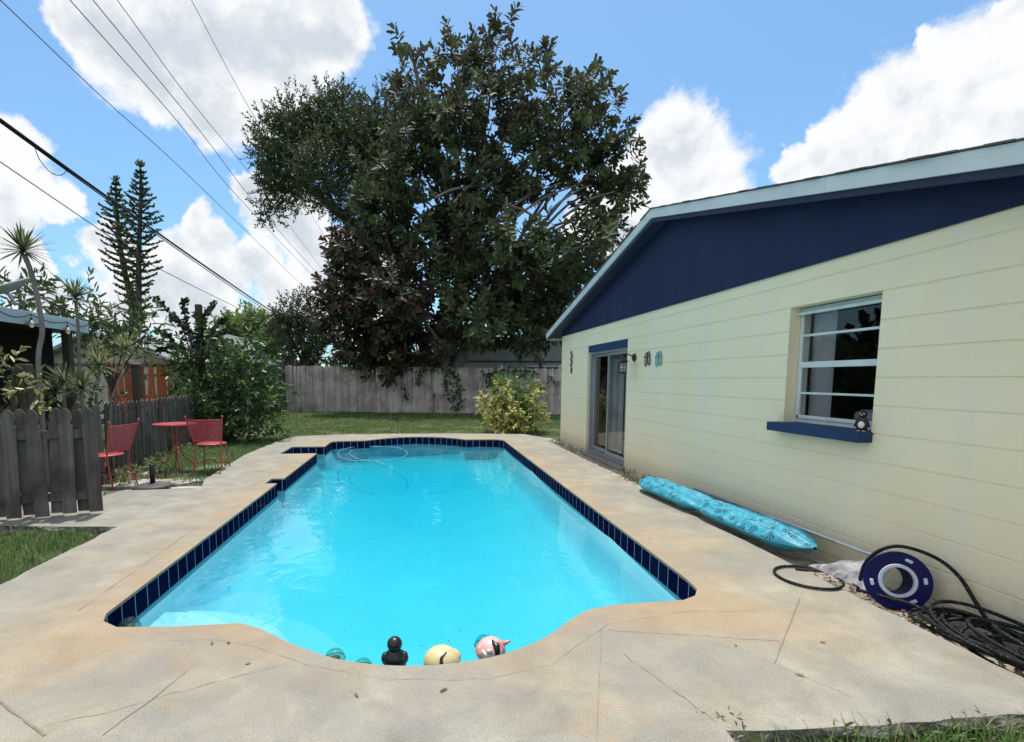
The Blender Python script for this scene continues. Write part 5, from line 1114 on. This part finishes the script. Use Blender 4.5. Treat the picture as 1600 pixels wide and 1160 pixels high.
def reel():
    c = np.array([3.045, 2.86, .118]); nv = np.array([-.40, -.86, .22]); nv /= np.linalg.norm(nv); m = frame(nv)
    t = thing('hose_reel', 'navy blue hose reel with a white ring leaning on the yellow wall', 'hose reel', tuple(c))
    def ann(r0, r1, z0, z1, off=0, n=48): return MB().lathe([(r0, z0), (r1-.005, z0), (r1, z0+.003), (r1, z1-.003), (r1-.005, z1), (r0, z1), (r0, z0)], c, n, m)
    K = .87
    def annulus(r0, r1, z0, z1, n=48):
        r0, r1, z0, z1 = r0*K, r1*K, z0*K, z1*K
        b = MB(); V = []; pr = [(r0, z0), (r1-.004, z0), (r1, z0+.004), (r1, z1-.004), (r1-.004, z1), (r0, z1)]; k = len(pr)
        for r_, z in pr:
            for q in range(n): a_ = q*6.2832/n; V.append((r_*math.cos(a_), r_*math.sin(a_), z))
        V = np.array(V)@m.T+c; f = [(i*n+q, i*n+(q+1) % n, ((i+1) % k)*n+(q+1) % n, ((i+1) % k)*n+q) for i in range(k) for q in range(n)]; return b.add(V, f)
    annulus(.113, .212, -.006, .008).build('front_flange', M['blueplastic'], t, smooth=True, angle=40)
    annulus(.098, .122, -.012, .012).build('white_ring', M['ringwhite'], t, smooth=True, angle=40)
    annulus(.096, .103, -.17, -.012).build('hub', M['blueplastic'], t, smooth=True, angle=40)
    annulus(.098, .178, -.185, -.17).build('back_flange', M['ringwhite'], t, smooth=True, angle=40)
    for a_ in (.1, 1.15, 3.3, -1.0):
        p = c+m@np.array([.163*K*math.cos(a_), .163*K*math.sin(a_), .011]); MB().box(p, (.040, .020, .016), m@rotz(a_+1.57)).build('clip', M['ringwhite'], t, bevel=.005)
reel()
def hosemat():
    m, N, L, p = newmat('black_flecked_hose'); tc = N.new('ShaderNodeTexCoord'); vo = N.new('ShaderNodeTexVoronoi'); vo.inputs['Scale'].default_value = 60; L.new(tc.outputs['Object'], vo.inputs['Vector'])
    r = ramp(N, L, vo.outputs['Distance'], [(.20, (.06, .08, .09)), (.30, (.008, .009, .010))]); L.new(r.outputs[0], p.inputs['Base Color']); p.inputs['Roughness'].default_value = .6; p.inputs['Specular IOR Level'].default_value = .2; return m
M['hose'] = hosemat()
def hoses():
    c = np.array([2.71, 3.22]); o = MB().tube([(c[0]+.20*math.cos(a_)+.02, c[1]+.21*math.sin(a_), .013) for a_ in np.linspace(.75, 6.9, 44)], .0095, 8).build('hose_loop', M['hose'], smooth=True); tag(o, 'single open loop of black flecked hose on the deck', 'hose')
    t = thing('coiled_hose', 'tangled pile of black flecked hose at the foot of the wall', 'hose', (3.05, 2.3, -.05)); b = MB()
    for i in range(15):
        cy = 2.36-.62*rng.random()**1.0; cx = 3.02+rng.normal(0, .03); ry = .28+.22*rng.random(); rx = .10+.10*rng.random(); z = -.03+i*.006; ph = rng.random()*6; tl = rng.normal(0, .05)
        P = [(min(3.285, max(2.845, cx+rx*math.cos(a_)+.015*math.sin(3*a_+ph))), cy+ry*math.sin(a_)-.25*(i % 3 == 0), z+.022*math.sin(2*a_+ph)+.02+tl*math.cos(a_)*.3) for a_ in np.linspace(0, 6.283, 40)[:-1]]; b.tube(P, .0105, 7, closed=True)
    b.build('coils', M['hose'], t, smooth=True)
    P = smoothpts([(2.95, 3.04, -.03), (2.99, 3.05, .15), (3.03, 2.99, .27), (3.10, 2.91, .325), (3.19, 2.78, .30), (3.25, 2.68, .22), (3.26, 2.58, .10), (3.22, 2.45, .0), (3.1, 2.3, -.02)], 7); MB().tube(P, .0115, 8).build('hose_end', M['hose'], t, smooth=True)
    P = smoothpts([(2.90, 2.98, .01), (2.95, 2.85, .02), (3.02, 2.72, .02), (3.05, 2.6, -.02), (2.92, 2.5, -.02), (3.0, 2.3, -.01)], 7); MB().tube(P, .0105, 8).build('hose_end', M['hose'], t, smooth=True)
    P = smoothpts([(3.0, 2.55, .0), (3.12, 2.45, .06), (3.22, 2.25, .07), (3.25, 2.0, .05), (3.24, 1.7, .0)], 7); MB().tube(P, .0125, 8).build('hose_end', M['hose'], t, smooth=True)
hoses()

# ------------------------------------------------------------------ things in the water
WZ = -.148
def cglass(name, tint): return glassmat(name, tint, 1.45, None, .03)
M['globe'] = cglass('clear_globe_plastic', (.62, .80, .72))
for px, py, Y, r_, lab in ((200, 966, 3.24, .06, 'clear globe floating in the near left corner of the pool'), (523, 1019, 2.74, .056, 'clear globe floating left of the black floater'), (567, 1030, 2.63, .052, 'nearly sunk clear globe just left of the black floater'), (757, 996, 2.80, .058, 'clear globe floating behind the pink toy head')):
    p = gy(px, py, Y); p[2] = min(max(p[2], WZ-.02), WZ+.05); p[0] = max(p[0], -1.79)
    t = thing('floating_globe', lab, 'floating light', (p[0], Y, WZ), group='clear floating globes')
    MB().ball((p[0], Y, WZ+.012), r_, 24).build('shell', M['globe'], t, smooth=True)
    MB().lathe([(r_*.5, -.004), (r_*.52, .004), (r_*.2, .006), (.003, .018)], (p[0], Y, WZ+.012), 16).build('solar_cell', M['basegrey'], t, smooth=True)
    MB().tube([(p[0]+(r_+.001)*math.cos(a_), Y+(r_+.001)*math.sin(a_), WZ+.012) for a_ in np.arange(24)*math.pi/12], .0022, 5, closed=True).build('rim', M['dark'], t, smooth=True)
def floater():
    p = gy(617, 1030, 2.60); c = np.array([p[0], 2.60, WZ-.012]); t = thing('black_floater', 'black duck shaped floater upright at the near pool edge', 'pool toy', tuple(c))
    MB().lathe([(.03, -.02), (.055, 0), (.058, .05), (.062, .085), (.05, .115), (.032, .128), (.028, .135)], c, 28).build('body', M['black'], t, smooth=True)
    MB().ball(c+[0, 0, .165], (.040, .040, .040), 24).build('head', M['black'], t, smooth=True)
    for s_ in (-1, 1): MB().ball(c+[s_*.050, .005, .085], (.022, .028, .034), 14).build('wing', M['black'], t, smooth=True)
floater()
M['duckyellow'] = pm('cream_yellow_vinyl', (.72, .60, .32), (.66, .52, .26), 6, .35, .05)
M['pink'] = pm('pink_vinyl', (.70, .32, .28), (.62, .24, .21), 6, .35, .05); M['palepink'] = pm('pale_pink_vinyl', (.78, .50, .48), None, 6, .35, .05)
def onball(c, r, pts, off, w, mt, name, t, frame_m):                 # a raised stroke on a ball: pts are (azimuth, elevation)
    P = []
    for az, el in pts: d = frame_m@np.array([math.sin(az)*math.cos(el), math.sin(el), math.cos(az)*math.cos(el)]); P.append(c+d*(np.array(r)+off))
    P = smoothpts(P, 5); MB().tube(P, w if np.isscalar(w) else np.interp(np.linspace(0, 1, len(P)), np.linspace(0, 1, len(w)), w), 8).build(name, M[mt], t, smooth=True)
def yellow_toy():
    p = gy(690, 1028, 2.60); c = np.array([p[0], 2.60, WZ+.040]); t = thing('yellow_float_toy', 'round pale yellow bath toy bobbing at the near pool edge', 'pool toy', tuple(c)); r_ = .098
    MB().ball(c, (r_, r_*.95, r_*.85), 32).build('body', M['duckyellow'], t, smooth=True)
    MB().ball(c+[.062, .02, .012], (.045, .045, .042), 20).build('bump', M['duckyellow'], t, smooth=True)
    fm = np.stack([[1, 0, 0], [0, .35, .94], [0, -.94, .35]], 1).astype(float); fm[:, 2] = [0, -.80, .60]; fm[:, 1] = [0, .60, .80]
    onball(c, (r_, r_*.95, r_*.85), [(.30, .50), (.14, .34), (-.04, .12), (-.05, -.2)], .001, [.002, .0045, .008, .011], 'black', 'beak_mark', t, fm)
yellow_toy()
def pink_toy():
    p = gy(768, 1012, 2.64); c = np.array([p[0], 2.66, WZ+.050]); t = thing('pink_head_toy', 'pink grinning head toy with a black eye patch and pointed ear', 'pool toy', tuple(c)); r_ = .082
    MB().ball(c, (r_, r_, r_*.95), 32).build('head', M['palepink'], t, smooth=True)
    fm = np.stack([np.array([1, 0, 0.]), np.array([0, .55, .835]), np.array([0, -.835, .55])], 1)
    onball(c, (r_, r_, r_*.95), [(-1.05, .55), (-1.15, .2), (-1.05, -.2), (-.85, -.5)], -.010, [.012, .024, .024, .012], 'pink', 'cheek', t, fm)
    onball(c, (r_, r_, r_*.95), [(-.72, .12), (-.62, -.10), (-.42, -.28), (-.15, -.30)], .0, [.002, .008, .009, .002], 'white', 'grin', t, fm)
    onball(c, (r_, r_, r_*.95), [(.10, .80), (.12, .5), (.28, .25), (.30, .0), (.30, -.3)], -.003, [.004, .012, .022, .018, .014], 'black', 'eye_patch', t, fm)
    onball(c, (r_, r_, r_*.95), [(.15, .95), (.65, .55), (.85, .1), (.85, -.3)], -.006, [.006, .014, .014, .008], 'pink', 'forehead_band', t, fm)
    MB().ball(c+fm@np.array([-.02, -.005, r_+.001]), (.018, .014, .012), 14).build('snout', M['palepink'], t, smooth=True)
    MB().cyl(c+[.055, .0, .035], c+[.112, -.01, .062], .020, .002, 12).build('ear', M['pink'], t, smooth=True)
pink_toy()
M['hoseblue'] = pm('pale_blue_hose', (.22, .50, .58), (.12, .36, .46), 8, .4, 0)
def cleaner():
    t = thing('cleaner_hose', 'pale looping pool cleaner hose floating at the far end', 'hose', (-1.2, 10.7, WZ))
    P = smoothpts([gz(400+x/3.2, 660+y/3.2, WZ) for x, y in ((640, 205), (570, 192), (500, 192), (430, 178), (410, 158), (425, 138), (480, 126), (580, 121), (680, 124), (735, 135), (756, 155), (730, 176), (650, 188), (570, 191), (500, 178), (468, 155), (490, 138), (540, 130))], 6)
    P[:, 2] += .004*np.sin(np.arange(len(P))*.9); MB().tube(P[:int(len(P)*.95)], .006, 7).build('floating_loop', M['hoseblue'], t, smooth=True)
    if 0: MB().tube(smoothpts([a, a+[.3, -.2, -.06], a+[.9, -.6, -.2], a+[1.5, -.9, -.42]], 6), .012, 7).build('sunken_hose', M['hoseblue'], t, smooth=True)
cleaner()
